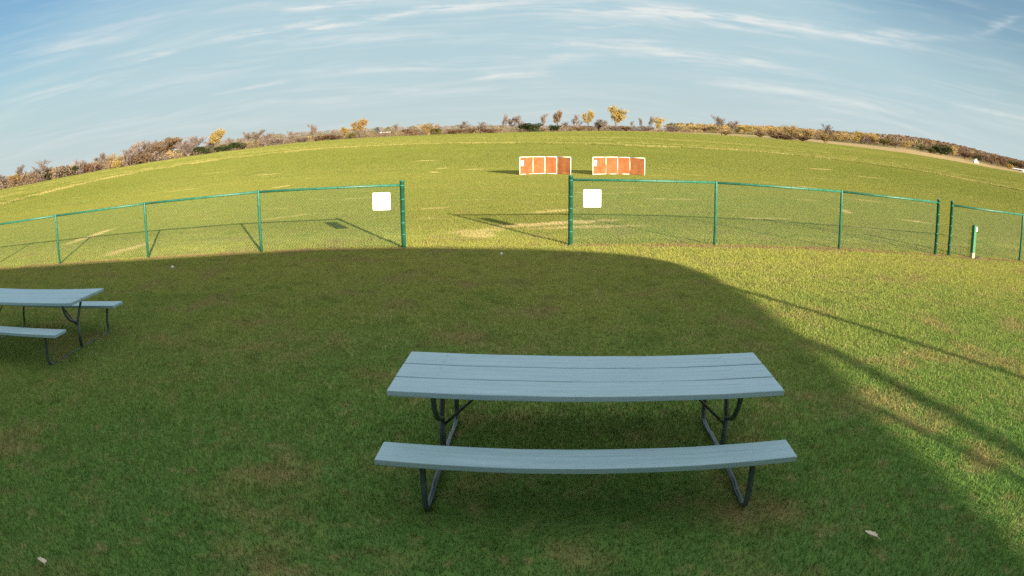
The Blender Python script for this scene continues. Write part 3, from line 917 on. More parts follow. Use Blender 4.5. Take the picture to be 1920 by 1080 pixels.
def picnic_table(loc, rz, label, seed, gm):
    root = empty('picnic_table', (loc[0], loc[1], 0), rz)
    tag(root, label, 'picnic table', 'blue-grey picnic tables on the lawn')
    gap = 0.017; pw = (TW - 2 * gap) / 3
    for k in range(3):
        plank('tabletop_plank', root, 0, (k - 1) * (pw + gap), TH + random.Random(seed + k).uniform(-.001, .001), TL + (0.004 if k == 1 else 0), pw, 0.040, seed + k, (.012, .016, .018)[k])
    for s in (-1, 1):
        plank('seat_plank', root, 0, s * (BO - BW / 2), BH, TL, BW, 0.040, seed + 7 + s, .014)
    zt = TH - 0.040; zb = BH - 0.040
    r = 0.0205
    for sx in (-1, 1):
        x = sx * FX
        by = BO - BW / 2
        g = min(0.020, gm)
        path = [(x, -by - .055, zb - .006), (x, -by - .06, zb - .05)]
        path += arc_points((x, -FY1 + .01, g + .19), (x, -FY1 - .01, g), (x, -FY1 + .10, g + .004), 6)
        path += [(x, -FY1 + .30, gm - .02), (x, -FY1 + .36, gm), (x, 0, gm), (x, FY2 - .36, gm), (x, FY2 - .30, gm - .02)]
        path += arc_points((x, FY2 - .10, g + .004), (x, FY2 + .01, g), (x, FY2 - .01, g + .19), 6)
        path += [(x, by + .06, zb - .05), (x, by + .055, zb - .006)]
        lf = MB().tube(path, r, 10).build('leg_frame', M_PIPE, root, smooth=True)
        for s in (-1, 1):
            mb = MB(); mb.box((x, s * by, zb - .006), (.04, BW * .86, .012))
            mb.tube([(x, s * (by - .02), zb - .012), (x, s * (by - .02), zb - .03)], .012, 8)
            mb.build('seat_bracket', M_PIPE, lf)
        # middle post that forks under the tabletop
        zf = 0.36
        fp = MB().tube([(x, 0, gm), (x, 0, zf)], r * 1.15, 10).build('fork_post', M_PIPE, root, smooth=True)
        front = [(x, 0.0, zf - .03)] + arc_points((x, -.015, zf + .01), (x, -.15, zf + .045), (x, -.20, zf + .10), 4) + \
            arc_points((x, -.235, zf + .145), (x, -.285, zf + .19), (x, -.295, zt - .006), 4)
        back = [(x, 0.0, zf - .03), (x, .015, zf + .03), (x, .17, zt - .04), (x, .185, zt - .006)]
        MB().tube(front, r * .92, 10).build('fork_arm', M_PIPE, fp, smooth=True)
        MB().tube(back, r * .92, 10).build('fork_arm', M_PIPE, fp, smooth=True)
        MB().box((x, -.01, zt - .006), (.045, TW * .86, .012)).build('top_bracket', M_PIPE, root)
        MB().tube([(x - sx * .015, 0, zf - .055), (x - sx * .40, 0, zt - .012), (x - sx * .47, 0, zt - .006)], .0105, 8).build('brace', M_PIPE, root, smooth=True)
    for k in range(3):
        for sx in (-1, 1):
            for dy in (-.07, .07):
                MB().tube([(sx * FX, (k - 1) * (pw + gap) + dy, TH - .02), (sx * FX, (k - 1) * (pw + gap) + dy, TH - .0045)], .008, 8).build('bolt', M_WOOD, root)
    return root
picnic_table((0.5323, 4.3525), -0.0615, 'blue-grey picnic table with dark pipe legs on the shaded lawn facing the gateway', 11, 0.042)
picnic_table((-6.8328, 6.7561), -0.0356, 'blue-grey picnic table standing in front of the long fence run, near its far end', 41, 0.002)

# ------------------------------------------------------------------ folding orange goals
def folding_goal(pts, h, label, flip):
    # pts: 5 ground points of the 4 hinged panels
    c = Vector((sum(p[0] for p in pts) / 5, sum(p[1] for p in pts) / 5, 0))
    root = empty('folding_goal', (c.x, c.y, tz(c.x, c.y)))
    tag(root, label, 'goal', 'orange folding goals on the field')
    P = [Vector((p[0] - c.x, p[1] - c.y, 0)) for p in pts]
    rp = 0.021
    for i, p in enumerate(P):
        MB().tube([p + Vector((0, 0, -.01)), p + Vector((0, 0, h))], rp * (1.15 if i in (0, 2, 4) else .95), 8).build('upright', M_WHITE_PIPE, root, smooth=True)
    for i in range(4):
        a, b = P[i], P[i + 1]
        d = (b - a).normalized(); n = Vector((-d.y, d.x, 0))
        MB().tube([a + Vector((0, 0, h - .01)), b + Vector((0, 0, h - .01))], rp, 8).build('crossbar', M_WHITE_PIPE, root, smooth=True)
        if i < 3:
            MB().tube([a + Vector((0, 0, .035)), b + Vector((0, 0, .035))], rp * .85, 8).build('bottom_bar', M_WHITE_PIPE, root, smooth=True)
        # woven net of flat cords with a solid ripple of fabric behind
        mb = MB(); L = (b - a).length; rg = random.Random(i * 7 + (3 if flip else 0))
        nx = int(L / .055); nz = int((h - .09) / .055)
        ph = rg.random() * 6
        def S(s, z):
            return a + d * s + n * (0.018 * math.sin(s * 9 + ph) * (1 - z / h) + .012 * math.sin(z * 7 + ph)) + Vector((0, 0, z))
        for k in range(nx + 1):
            s = rp + (L - 2 * rp) * k / nx
            pt = [S(s, .045 + (h - .08) * q / 6) for q in range(7)]
            for q in range(6):
                bse = len(mb.v)
                mb.v += [tuple(pt[q] - d * .017), tuple(pt[q] + d * .017), tuple(pt[q + 1] + d * .017), tuple(pt[q + 1] - d * .017)]
                mb.f.append((bse, bse + 1, bse + 2, bse + 3))
        for k in range(nz + 1):
            z = .045 + (h - .08) * k / nz
            for q in range(6):
                s0 = L * q / 6; s1 = L * (q + 1) / 6
                bse = len(mb.v)
                o_ = Vector((0, 0, .017)); e = n * -.003
                mb.v += [tuple(S(s0, z) - o_ + e), tuple(S(s1, z) - o_ + e), tuple(S(s1, z) + o_ + e), tuple(S(s0, z) + o_ + e)]
                mb.f.append((bse, bse + 1, bse + 2, bse + 3))
        mb.build('net_panel', M_NET, root)
    a, b = P[0], P[1]; d = (b - a).normalized(); n = Vector((d.y, -d.x, 0))
    tc = a + d * .20 + n * .035 + Vector((0, 0, h * .66))
    ang = math.atan2(d.y, d.x)
    tg = MB().box((0, 0, 0), (.20, .012, .34)).build('number_tag', M_TAG, root)
    tg.location = tc; tg.rotation_euler = (0, 0, ang)
    for (x, z, w, hh) in ((0.0, .11, .10, .03), (-.035, .02, .02, .10), (.035, .0, .02, .06), (0.0, -.10, .11, .025)):
        MB().box((x, -.0085, z), (w, .004, hh)).build('ink_mark', M_INK, tg)
    return root
folding_goal([(0.50, 39.20), (1.30, 40.05), (2.02, 40.22), (2.72, 40.05), (3.50, 39.42)], 1.06,
             'orange net folding goal with white pipe frame, the one lined up with the gateway post', False)
folding_goal([(4.83, 39.45), (5.72, 40.2), (6.48, 40.45), (7.22, 40.3), (8.04, 39.75)], 1.07,
             'orange net folding goal with white pipe frame, the one standing behind the fence run', True)

# ------------------------------------------------------------------ small litter on the lawn
def leaf(x, y, rz, size, label, tilt):
    mb = MB(); n = 9
    prof = [0, .35, .62, .8, .86, .78, .6, .33, .05]
    for i in range(n):
        u = i / (n - 1)
        w = prof[i] * .36 * size * (1 + .15 * (-1) ** i)
        zc = .25 * size * (u - .5) ** 2
        mb.v += [((u - .5) * size, -w, zc + .25 * w), ((u - .5) * size, 0, zc), ((u - .5) * size, w, zc + .45 * w)]
    for i in range(n - 1):
        b = i * 3
        mb.f += [(b, b + 3, b + 4, b + 1), (b + 1, b + 4, b + 5, b + 2)]
    root = empty('fallen_leaf', (x, y, .062), rz)
    root.rotation_euler = (tilt, .1, rz)
    mb.build('blade', M_LEAF, root, smooth=True)
    MB().tube([(-.5 * size, 0, .06 * size), (-.72 * size, .03 * size, .0)], .0022, 5).build('stalk', M_LEAF, root)
    tag(root, label, 'leaf', 'fallen leaves on the lawn')
leaf(2.26, 2.88, 1.9, .13, 'pale curled fallen leaf on the lawn near the edge of the clubhouse shadow', .15)
leaf(-2.97, 2.33, 2.6, .11, 'pale dry fallen leaf in the shaded lawn well away from both tables', .4)
def mushroom(x, y, r, label):
    root = empty('mushroom', (x, y, 0))
    MB().tube([(0, 0, -.01), (0, 0, .045)], r * .4, 8).build('stem', M_PALE, root, smooth=True)
    MB().tube([(0, 0, .038), (0, 0, .042), (0, 0, .06), (0, 0, .075), (0, 0, .082)], [r * .9, r, r * .85, r * .5, r * .06], 10).build('cap', M_PALE, root, smooth=True)
    tag(root, label, 'mushroom', 'pale mushrooms in the grass')
mushroom(-7.1, 12.02, .042, 'small pale mushroom on shaded lawn in front of the long fence run')
mushroom(-0.2, 12.84, .03, 'tiny pale mushroom on shaded lawn in front of the gateway')

# ------------------------------------------------------------------ trees
def grow(rg, levels, spread, up, trunk_h, lean=0.0, kids=(4, 5, 5, 4), r0=.03, ratio=.62, first=.3):
    """returns list of (p0,p1,r0,r1,level) for a plant 1 unit high"""
    segs = []
    def rec(p, d, L, r, lv):
        n = 3
        pts = [p]
        q = p; dd = d
        for i in range(n):
            dd = (dd + Vector((rg.gauss(0, .16), rg.gauss(0, .16), rg.gauss(0, .10) + up * .12))).normalized()
            q = q + dd * L / n
            pts.append(q)
        rr = [r * (1 - .45 * i / n) for i in range(n + 1)]
        segs.append((pts, rr, lv))
        if lv >= levels: return
        k = kids[min(lv, len(kids) - 1)]
        for c in range(k):
            f = first + (1 - first) * (c + rg.random()) / k if lv == 0 else .25 + .75 * (c + rg.random()) / k
            i = min(int(f * n), n - 1); t = f * n - i
            bp_ = pts[i].lerp(pts[i + 1], t)
            a = rg.random() * 2 * math.pi
            side = Vector((math.cos(a), math.sin(a), 0))
            nd = (dd * (1 - spread * .5) + side * spread + Vector((0, 0, up * .5))).normalized()
            rec(bp_, nd, L * ratio * rg.uniform(.75, 1.15), max(r * .5, .0022), lv + 1)
    rec(Vector((0, 0, -.02)), Vector((lean, 0, 1)).normalized(), trunk_h, r0, 0)
    return segs
def norm_scale(segs):
    zs = max(p.z for s in segs for p in s[0]); xs = max(max(abs(p.x), abs(p.y)) for s in segs for p in s[0])
    for s in segs:
        for p in s[0]:
            p.z /= zs; p.x *= .5 / xs; p.y *= .5 / xs
    return segs
def quads(mb, rg, pts, size):
    for p in pts:
        n = Vector((rg.gauss(0, 1), rg.gauss(0, 1), rg.gauss(0, 1) + .3)).normalized()
        u = n.orthogonal().normalized(); u.rotate(Matrix.Rotation(rg.random() * 6.28, 3, n)); v = n.cross(u)
        s = size * rg.uniform(.6, 1.3); b = len(mb.v)
        mb.v += [tuple(p - u * s), tuple(p - v * s * .7), tuple(p + u * s), tuple(p + v * s * .7)]
        mb.f.append((b, b + 1, b + 2, b + 3))
PROTO = {}
def make_tree(kind, seed):
    rg = random.Random(seed)
    tr = MB(); cr = MB()
    if kind == 'bare':
        segs = norm_scale(grow(rg, 4, .75, .55, .62, rg.uniform(-.1, .1), (6, 5, 6, 5), .020, .62, .22))
        for pts, rr, lv in segs:
            (tr if lv < 2 else cr).tube(pts, [max(r, .0042 if lv < 4 else .0030) for r in rr], 5 if lv < 2 else 3, cap=False)
    elif kind == 'leafy':
        segs = norm_scale(grow(rg, 3, .7, .6, .62, rg.uniform(-.04, .04), (6, 5, 5), .024, .62, .30))
        tips = []
        for pts, rr, lv in segs:
            if lv < 2: tr.tube(pts, rr, 5, cap=False)
            else:
                tr.tube(pts, rr, 3, cap=False)
            if lv >= 2:
                if rg.random() < .82:
                    for _ in range(22):
                        p = pts[rg.randint(1, 3)]
                        tips.append(p + Vector((rg.gauss(0, .040), rg.gauss(0, .040), rg.gauss(0, .030))))
        quads(cr, rg, tips, .021)
    elif kind == 'round':
        segs = norm_scale(grow(rg, 3, .8, .35, .5, 0, (7, 5, 4), .022, .66, .12))
        tips = []
        for pts, rr, lv in segs:
            if lv < 2: tr.tube(pts, rr, 4, cap=False)
            else:
                for _ in range(16):
                    p = pts[rg.randint(0, 3)]
                    tips.append(p + Vector((rg.gauss(0, .035), rg.gauss(0, .035), rg.gauss(0, .035))))
        quads(cr, rg, tips, .021)
    elif kind == 'bush':
        for k in range(7):
            a = rg.random() * 6.28
            tr.tube([(0, 0, -.02), (.12 * math.cos(a), .12 * math.sin(a), .35), (.28 * math.cos(a), .28 * math.sin(a), .7)], [.02, .014, .004], 4, cap=False)
        lobes = [(Vector((rg.uniform(-.36, .36), rg.uniform(-.3, .3), rg.uniform(.2, .72))), rg.uniform(.14, .25)) for _ in range(15)]
        pts = []
        for c, r in lobes:
            for _ in range(130):
                v = Vector((rg.gauss(0, 1), rg.gauss(0, 1), rg.gauss(0, 1))).normalized() * r * rg.uniform(.55, 1.05)
                p = c + v
                if p.z > 0: pts.append(Vector((p.x, p.y, min(p.z, 1.02))))
        quads(cr, rg, pts, .034)
    elif kind == 'fan':     # many-stemmed shrub of bare twigs
        for k in range(26):
            a = rg.random() * 6.28; t = rg.uniform(.05, .55)
            d = Vector((math.cos(a) * t, math.sin(a) * t, 1)).normalized()
            e = d * rg.uniform(.55, 1.0)
            tr.tube([(0, 0, -.02), tuple(e * .5 + Vector((rg.gauss(0, .02), rg.gauss(0, .02), 0))), tuple(e)], [.010, .006, .002], 4, cap=False)
            for j in range(44):
                f = rg.uniform(.3, 1.0); p = e * f
                q = p + Vector((rg.gauss(0, .08), rg.gauss(0, .08), rg.uniform(.03, .14)))
                q.z = min(q.z, 1.03)
                cr.tube([p, q], [.007, .003], 3, cap=False)
    return tr.mesh(kind + '_trunk', M_BARK), cr.mesh(kind + '_crown', None)
for kd in ('bare', 'leafy', 'round', 'bush', 'fan'):
    PROTO[kd] = [make_tree(kd, 100 + i * 17 + len(kd)) for i in range(3)]
FOL = {
    'mauve': mat_foliage('mauve_twigs', (0.167, 0.130, 0.116), (0.249, 0.199, 0.180), 0.0),
    'grey': mat_foliage('grey_twigs', (0.131, 0.104, 0.088), (0.196, 0.160, 0.135), 0.0),
    'brown': mat_foliage('brown_leaves', (0.176, 0.117, 0.072), (0.251, 0.177, 0.110)),
    'russet': mat_foliage('russet_leaves', (0.142, 0.085, 0.061), (0.207, 0.131, 0.081)),
    'tan': mat_foliage('tan_leaves', (0.308, 0.227, 0.113), (0.431, 0.317, 0.158)),
    'straw': mat_foliage('straw_yellow_leaves', (0.360, 0.260, 0.110), (0.520, 0.400, 0.190)),
    'yellow': mat_foliage('yellow_leaves', (0.320, 0.227, 0.067), (0.444, 0.341, 0.120)),
    'gold': mat_foliage('golden_leaves', (0.273, 0.173, 0.057), (0.378, 0.265, 0.113)),
    'olive': mat_foliage('olive_leaves', (0.092, 0.092, 0.033), (0.152, 0.142, 0.049)),
    'green': mat_foliage('dark_evergreen_leaves', (0.029, 0.046, 0.019), (0.055, 0.071, 0.025)),
}
LABELS = {
    ('bare', 'mauve'): ('bare_tree', 'leafless pinkish-brown tree in the far hedgerow'),
    ('bare', 'grey'): ('bare_tree', 'leafless grey-brown tree in the far hedgerow'),
    ('bare', 'brown'): ('bare_tree', 'leafless dark brown tree in the far hedgerow'),
    ('round', 'brown'): ('brown_tree', 'round brown autumn tree in the far tree line'),
    ('round', 'tan'): ('tan_tree', 'round tan autumn tree in the far tree line'),
    ('round', 'straw'): ('pale_tree', 'round pale straw-yellow autumn tree in the far tree line'),
    ('round', 'russet'): ('russet_tree', 'round russet autumn tree below the wooded hill'),
    ('round', 'yellow'): ('yellow_tree', 'round yellow autumn tree in the far tree line'),
    ('round', 'olive'): ('olive_tree', 'round olive-green tree in the far tree line'),
    ('leafy', 'yellow'): ('yellow_tree', 'open-crowned yellow autumn tree in the far hedgerow'),
    ('leafy', 'tan'): ('tan_tree', 'open-crowned tan tree in the far hedgerow'),
    ('leafy', 'brown'): ('brown_tree', 'open-crowned brown tree in the far hedgerow'),
    ('bush', 'green'): ('evergreen_bush', 'dense dark green bush in the far hedgerow'),
    ('bush', 'olive'): ('olive_bush', 'low olive-green bush in the far hedgerow'),
    ('bush', 'russet'): ('russet_bush', 'low russet bush in the far hedgerow'),
    ('bush', 'brown'): ('brown_bush', 'low brown bush in the far hedgerow'),
    ('bush', 'yellow'): ('yellow_bush', 'low yellow bush in the far hedgerow'),
    ('fan', 'mauve'): ('brush_clump', 'low mauve clump of bare twigs in the far hedgerow'),
    ('fan', 'tan'): ('brush_clump', 'tan fan of bare twigs in the far hedgerow'),
    ('fan', 'brown'): ('brush_clump', 'brown clump of bare twigs in the far hedgerow'),
}
# photo x, photo y of top, width in photo px, kind, colour, extra distance, own label
TREES = [
    (240, 274, 36, 'bare', 'mauve', 6, 0), (262, 268, 40, 'bare', 'brown', 7, 0), (285, 262, 40, 'bare', 'mauve', 8, 0), (300, 264, 36, 'bare', 'grey', 2, 0), (326, 259, 44, 'leafy', 'brown', 7, 0), (348, 262, 40, 'bare', 'mauve', 9, 0), (180, 294, 30, 'bare', 'mauve', 8, 0), (120, 309, 30, 'bare', 'brown', 8, 0), (505, 248, 30, 'bare', 'mauve', 6, 0),
    (93, 312, 30, 'bare', 'mauve', 7, 0), (395, 260, 28, 'bare', 'mauve', 7, 0),
    (8, 325, 34, 'bare', 'mauve', 0, 0), (25, 326, 36, 'round', 'gold', 4, 'orange-gold round tree at the end of the far hedgerow'), (40, 308, 26, 'bare', 'grey', 8, 0), (68, 301, 42, 'bare', 'grey', 0, 0),
    (85, 321, 20, 'bush', 'green', -2, 0), (105, 311, 36, 'fan', 'tan', 3, 0), (132, 309, 26, 'bush', 'green', 0, 0), (151, 297, 30, 'bare', 'mauve', 0, 0),
    (172, 303, 32, 'bush', 'russet', 0, 0), (197, 284, 24, 'bare', 'grey', 6, 0), (215, 287, 36, 'round', 'tan', 2, 0), (217, 300, 24, 'bush', 'yellow', -5, 0),
    (235, 285, 30, 'fan', 'mauve', 0, 0), (250, 263, 36, 'bare', 'mauve', 3, 0), (273, 263, 28, 'bare', 'grey', 5, 0), (262, 284, 44, 'bush', 'brown', -3, 0), (290, 272, 34, 'leafy', 'brown', 0, 0),
    (312, 258, 56, 'leafy', 'brown', 4, 0), (338, 263, 34, 'bare', 'mauve', 0, 0), (352, 268, 34, 'fan', 'mauve', -4, 0), (366, 252, 44, 'bare', 'mauve', 4, 0), (380, 271, 38, 'bush', 'green', -4, 0),
    (408, 243, 34, 'leafy', 'yellow', 0, 'bright yellow tree above dark evergreen bushes in the far hedgerow'), (418, 269, 32, 'bush', 'green', -6, 0), (432, 256, 18, 'bare', 'grey', 3, 0), (447, 264, 34, 'bush', 'green', -4, 0),
    (460, 246, 26, 'bare', 'mauve', 4, 0), (482, 243, 42, 'bare', 'grey', 0, 0), (498, 256, 34, 'fan', 'mauve', -3, 0), (520, 258, 40, 'fan', 'mauve', -3, 0), (545, 245, 26, 'bare', 'mauve', 2, 0),
    (566, 258, 36, 'fan', 'mauve', -2, 0), (592, 231, 26, 'bare', 'mauve', 2, 'leafless tree with upswept Y-shaped crown standing alone in the hedgerow'), (607, 252, 40, 'bush', 'russet', -3, 0), (632, 252, 26, 'bush', 'brown', -3, 0), (644, 239, 18, 'leafy', 'yellow', 2, 0),
    (660, 247, 16, 'bush', 'olive', -2, 0), (678, 224, 32, 'leafy', 'gold', 0, 'broad golden tree beside the dark silos'), (744, 231, 18, 'bare', 'mauve', 2, 0), (770, 240, 26, 'bush', 'russet', 0, 0),
    (803, 231, 46, 'fan', 'tan', 0, 0), (819, 238, 20, 'bush', 'olive', -2, 0), (870, 227, 28, 'bare', 'grey', 3, 0), (900, 228, 28, 'bare', 'grey', 3, 0),
    (855, 240, 36, 'bush', 'brown', -3, 0), (885, 239, 36, 'fan', 'brown', -4, 0), (918, 240, 36, 'bush', 'russet', -4, 0), (944, 213, 18, 'bare', 'mauve', 4, 0), (958, 220, 18, 'bare', 'mauve', 4, 0), (975, 216, 30, 'bare', 'mauve', 2, 0),
    (993, 227, 44, 'bush', 'green', -4, 'largest dark green bush in the hedgerow beyond the orange goals'), (1017, 211, 18, 'bare', 'mauve', 6, 0), (1040, 233, 24, 'bush', 'green', -3, 0), (1047, 208, 18, 'leafy', 'brown', 6, 0), (1062, 228, 20, 'bare', 'mauve', 3, 0),
    (1080, 214, 26, 'bare', 'mauve', 2, 0), (1106, 208, 22, 'leafy', 'yellow', 0, 'slim tall yellow tree in the hedgerow beyond the orange goals'), (1122, 228, 24, 'fan', 'mauve', 0, 0), (1135, 223, 30, 'bare', 'grey', -3, 0), (1153, 199, 36, 'leafy', 'yellow', 0, 'tallest tree of the hedgerow, yellow with dark forked trunk'),
    (1185, 226, 10, 'bare', 'mauve', 2, 0), (1203, 220, 12, 'bare', 'mauve', 2, 0), (1218, 217, 14, 'bare', 'grey', 0, 0), (1235, 220, 28, 'round', 'yellow', 0, 0), (1175, 236, 40, 'fan', 'brown', -3, 0), (1212, 236, 40, 'fan', 'mauve', -4, 0),
    (1262, 236, 40, 'fan', 'mauve', -3, 0), (1085, 237, 36, 'fan', 'brown', -4, 0), (1150, 236, 32, 'fan', 'mauve', -5, 0), (1352, 216, 30, 'bare', 'grey', -5, 'leafless grey tree with leaning crown standing alone by the stubble field'), (1370, 225, 28, 'bare', 'mauve', -4, 0), (1360, 244, 36, 'fan', 'tan', -8, 0),
    (1425, 246, 30, 'fan', 'brown', -6, 0), (1455, 240, 32, 'bush', 'brown', -4, 0), (1482, 235, 42, 'round', 'tan', 0, 0), (1512, 240, 34, 'round', 'tan', 2, 0), (1470, 251, 50, 'bush', 'russet', -8, 0), (1505, 254, 44, 'fan', 'brown', -8, 0),
    (1550, 232, 40, 'bare', 'grey', -4, 'broad leafless grey tree at the corner of the stubble field'), (1548, 245, 44, 'fan', 'tan', -6, 0),
    (1345, 236, 30, 'round', 'straw', 160, 0), (1395, 236, 32, 'round', 'yellow', 150, 0), (1420, 235, 34, 'round', 'straw', 150, 0), (1445, 237, 30, 'round', 'yellow', 150, 0), (1300, 235, 34, 'round', 'straw', 170, 0), (1322, 234, 30, 'round', 'brown', 170, 0), (1378, 236, 24, 'round', 'olive', 150, 0),
    (1590, 247, 30, 'round', 'straw', 95, 0), (1612, 246, 28, 'round', 'yellow', 95, 0), (1632, 248, 34, 'round', 'straw', 90, 0), (1658, 259, 30, 'round', 'olive', 80, 0), (1680, 262, 28, 'round', 'brown', 85, 0), (1702, 264, 34, 'round', 'straw', 85, 0),
    (1728, 272, 26, 'round', 'olive', 85, 0), (1765, 267, 36, 'bush', 'green', 80, 'big dark green tree beside a yellow one below the wooded hill'), (1787, 272, 16, 'round', 'yellow', 78, 'narrow yellow tree beside the big dark green tree'), (1746, 275, 20, 'bush', 'olive', 82, 0), (1808, 284, 34, 'round', 'russet', 78, 0),
    (1830, 287, 34, 'round', 'olive', 95, 0), (1858, 287, 36, 'round', 'brown', 78, 0), (1880, 293, 20, 'round', 'russet', 80, 0), (1892, 305, 14, 'bush', 'yellow', 60, 0), (1898, 300, 24, 'round', 'olive', 85, 0), (1914, 303, 26, 'round', 'russet', 85, 0), (1572, 250, 28, 'round', 'straw', 95, 0),
]
MARKS = [(25, 'orange-gold tree'), (408, 'bright yellow tree'), (592, 'Y-crowned tree'), (680, 'broad golden tree'), (993, 'largest dark green bush'),
         (1106, 'slim yellow tree'), (1153, 'tallest yellow tree'), (1352, 'leaning grey tree'), (1550, 'broad grey tree'),
         (1765, 'big dark green tree'), (1831, 'steep white farmhouse')]
rg = random.Random(77)
PXDEG = math.degrees(1 / FOC)
for i, (px, ty, w, kind, colr, extra, lab) in enumerate(TREES):
    a, e = pix_azel(px, ty)
    if lab is None: lab = 0
    d = pix_dir(px, ty); d2_ = pix_dir(px + w, ty)
    wang = d.angle(d2_)
    r = float(tree_line(a)) + extra + 6
    x, y = r * math.sin(math.radians(a)), r * math.cos(math.radians(a))
    z = tz(x, y)
    h = max(CAM_H + r * math.tan(math.radians(e)) - z, 1.2)
    wid = wang * r
    me_t, me_c = PROTO[kind][rg.randrange(3)]
    key = (kind, colr)
    if colr == 'gold' : nm, dl = 'golden_tree', 'golden autumn tree in the far hedgerow'
    else: nm, dl = LABELS[key]
    root = empty(nm, (x, y, z), rg.random() * 6.28)
    ws = wid * (1.4 if kind in ('bare', 'leafy') else 1.15)
    root.scale = (ws, ws, h * 1.03)
    tro = link('trunk', me_t, root)
    cro = bpy.data.objects.new('crown', me_c)
    COL.objects.link(cro); cro.parent = root
    if not me_c.materials: me_c.materials.append(M_BARK)
    cro.material_slots[0].link = 'OBJECT'
    cro.material_slots[0].material = FOL[colr]
    if kind in ('bare', 'fan'):
        tro.material_slots[0].link = 'OBJECT'
        tro.material_slots[0].material = FOL[colr]
    if not lab:
        k = sum(1 for q, _ in MARKS if px >= q)
        where = ('beyond the ' + MARKS[0][1] if k == 0 else 'past the ' + MARKS[-1][1] if k == len(MARKS)
                 else 'between the %s and the %s' % (MARKS[k - 1][1], MARKS[k][1]))
        dl = dl.replace(' in the far hedgerow', '').replace(' in the far tree line', '').replace(' below the wooded hill', '') + ' ' + where
    tag(root, lab or dl, 'bush' if kind in ('bush', 'fan') else 'tree', 'far hedgerow ' + ('bushes' if kind in ('bush', 'fan') else 'trees'))

# continuous low brush along the hedgerow and the wood on the hill: nobody could count them
def mass(name, label, cat, items, seed, mats, per, size):
    rg_ = random.Random(seed)
    mb = MB(); mi = []
    for (x, y, z, h, w, m) in items:
        for _ in range(per):
            v = Vector((rg_.gauss(0, .42), rg_.gauss(0, .42), 0))
            zz = rg_.random() ** .8
            fall = math.sqrt(max(0.05, 1 - (2 * abs(zz - .45)) ** 2 * .9))
            p = Vector((x + v.x * w * .8 * fall, y + v.y * w * .8 * fall, z + h * zz))
            n = Vector((rg_.gauss(0, 1), rg_.gauss(0, 1) - .5, rg_.gauss(0, 1) + .5)).normalized()
            u = n.orthogonal().normalized(); u.rotate(Matrix.Rotation(rg_.random() * 6.28, 3, n)); vv = n.cross(u)
            s = size * h * rg_.uniform(.6, 1.3); b = len(mb.v)
            mb.v += [tuple(p - u * s), tuple(p - vv * s), tuple(p + u * s), tuple(p + vv * s)]
            mb.f.append((b, b + 1, b + 2, b + 3)); mi.append(m)
    me = mb.mesh(name)
    for m in mats: me.materials.append(FOL[m])
    me.polygons.foreach_set('material_index', mi)
    o = link(name, me)
    tag(o, label, cat, kind='stuff')
    return o
items = []
rg = random.Random(9)
a = -50.0
while a < 16:
    r = float(tree_line(a)) + rg.uniform(2, 14)
    x, y = r * math.sin(math.radians(a)), r * math.cos(math.radians(a))
    hb = 1.7 if a > -30 else 2.4
    items.append((x, y, tz(x, y), rg.uniform(.6, 1.2) * hb, rg.uniform(1.5, 4.0), rg.choice([0, 0, 1, 2, 2, 3])))
    a += rg.uniform(.06, .2)
mass('hedgerow_brush', 'low mauve and russet brush along the foot of the far hedgerow', 'brush', items, 4, ['mauve', 'russet', 'brown', 'tan'], 70, .075)
items = []
for _ in range(2600):
    a = rg.uniform(13.5, 60); f = rg.random() ** .8
    lo = float(tree_line(a)) + (110 if a > 27 else 190); hi = 930
    r = lo + (hi - lo) * f
    x, y = r * math.sin(math.radians(a)), r * math.cos(math.radians(a))
    near = f < .25
    m = rg.choices([0, 1, 2, 3, 4, 5], [3, 2.6, .7, 1.6, .1, 4] if a > 27 else [2, .6, 6, 1.2, 1.6, 1.2])[0]
    if not near and a > 33: m = rg.choices([0, 1, 5, 2], [4, 5, 2, .7])[0]
    items.append((x, y, tz(x, y), rg.uniform(4.2, 6.8) if (f < .35 and a < 31) else rg.uniform(5.5, 8.5), rg.uniform(5, 9), m))
mass('hillside_wood', 'brown and russet autumn wood covering the hill', 'wood', items, 6, ['brown', 'russet', 'tan', 'olive', 'yellow', 'mauve'], 150, .055)
items = []
for _ in range(420):
    a = rg.uniform(-26, 10); r = rg.uniform(1300, 1880)
    x, y = r * math.sin(math.radians(a)), r * math.cos(math.radians(a))
    items.append((x, y, tz(x, y), rg.uniform(5, 9), rg.uniform(10, 30), rg.choice([0, 0, 1, 2])))
mass('distant_woods', 'dim distant woods on the low hills beyond the hedgerow', 'wood', items, 8, ['grey', 'mauve', 'olive'], 60, .12)

# ------------------------------------------------------------------ far farm buildings
def far_at(px, py, r):
    a, e = pix_azel(px, py)
    x, y = r * math.sin(math.radians(a)), r * math.cos(math.radians(a))
    return x, y, tz(x, y), CAM_H + r * math.tan(math.radians(e)), math.radians(a)
def silo(px, wpx, ytop, r, label):
    x, y, z, ztop, a = far_at(px, ytop, r)
    rad = wpx / FOC * r / 2
    root = empty('silo', (x, y, z))
    h = ztop - z
    MB().tube([(0, 0, -1), (0, 0, h - rad * .6)], rad, 16).build('barrel', M_SILO, root, smooth=True)
    MB().tube([(0, 0, h - rad * .6), (0, 0, h - rad * .25), (0, 0, h)], [rad * 1.02, rad * .8, rad * .08], 16).build('dome', M_SILO, root, smooth=True)
    MB().tube([(0, -rad * 1.03, 0), (0, -rad * 1.03, h - rad * .5)], rad * .12, 6).build('chute', M_SILO, root)
    tag(root, label, 'silo', 'dark farm silos')
silo(706.4, 3.4, 241.5, 520, 'taller dark blue farm silo beside the golden tree')
silo(710.8, 3.2, 242.8, 516, 'shorter dark blue farm silo beside the white barn')
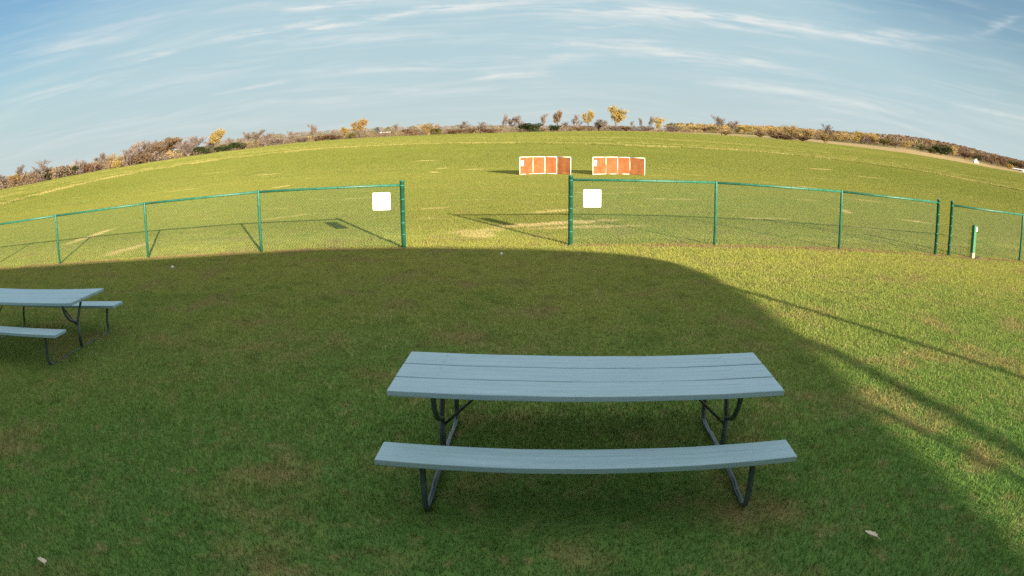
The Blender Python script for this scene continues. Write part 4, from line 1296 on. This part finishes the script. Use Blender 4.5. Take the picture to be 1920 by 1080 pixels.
def barn(px, wpx, ytop, ybase, r, rz, label, depth, gable_front=True, roof_mat=None, group='white farm buildings'):
    x, y, z, ztop, a = far_at(px, ytop, r)
    W = wpx / FOC * r
    _, _, _, zb, _ = far_at(px, ybase, r)
    zb = min(zb, z)
    H_ = ztop - z
    root = empty('barn' if W > 12 else 'farmhouse', (x, y, z), -a + rz)
    he = H_ * (.38 if gable_front else .6)
    mb = MB()
    if gable_front:
        mb.v = [(-W / 2, 0, -2), (W / 2, 0, -2), (W / 2, 0, he), (0, 0, H_ - .1), (-W / 2, 0, he)]
        mb.v += [(v[0], depth, v[2]) for v in mb.v]
        mb.f = [(0, 1, 2, 3, 4), (9, 8, 7, 6, 5), (0, 5, 6, 1), (1, 6, 7, 2), (4, 9, 5, 0)]
        mb.build('wall', M_BARN, root)
        rb = MB(); o = .35
        for s in (-1, 1):
            b = len(rb.v)
            rb.v += [(s * (W / 2 + o), -o, he - o * (H_ - he) / (W / 2)), (s * (W / 2 + o), depth + o, he - o * (H_ - he) / (W / 2)), (0, depth + o, H_), (0, -o, H_)]
            rb.v += [(v[0], v[1], v[2] + .18) for v in rb.v[b:b + 4]]
            rb.f += [(b, b + 1, b + 2, b + 3), (b + 4, b + 7, b + 6, b + 5), (b, b + 3, b + 7, b + 4), (b + 1, b, b + 4, b + 5), (b + 2, b + 1, b + 5, b + 6)]
        rb.build('roof', roof_mat or M_SHINGLE, root)
        w_ = MB().box((0, -.05, he * 1.05), (W * .14, .1, he * .3)).build('window', M_DARKGLASS, root)
        MB().box((W * .15, -.05, he * .36), (W * .13, .1, he * .72)).build('door', M_SHINGLE, root)
    else:
        MB().box((0, depth / 2, he / 2 - 1), (W, depth, he + 2)).build('wall', M_BARN, root)
        mb = MB(); o = .4
        mb.v = [(-W / 2 - o, -o, he - .05), (W / 2 + o, -o, he - .05), (W / 2 + o, depth / 2, H_), (-W / 2 - o, depth / 2, H_), (W / 2 + o, depth + o, he - .05), (-W / 2 - o, depth + o, he - .05)]
        mb.f = [(0, 1, 2, 3), (3, 2, 4, 5), (0, 5, 4, 1), (0, 3, 5), (1, 4, 2)]
        mb.build('roof', roof_mat or M_BARN, root)
        MB().box((W * .2, -.05, he * .4), (W * .14, .1, he * .8)).build('door', M_SHINGLE, root)
        for k in (-.35, -.1):
            MB().box((W * k, -.05, he * .55), (W * .07, .1, he * .3)).build('window', M_DARKGLASS, root)
    tag(root, label, 'barn' if W > 12 else 'house', group)
barn(716, 8, 248.2, 253, 520, 0, 'white barn with low rounded gable next to the dark silos', 14, True, M_BARN)
barn(727, 12, 247.6, 252, 540, .2, 'long pale farm shed beyond the white barn and silos', 10, False)
barn(1831.5, 9.5, 297.5, 306, 470, .15, 'steep white gabled farmhouse below the russet wooded hill', 9, True, M_BARN)
barn(1908, 26, 315.5, 323, 500, -.25, 'long low white shed at the end of the stubble field below the wooded hill', 12, False)
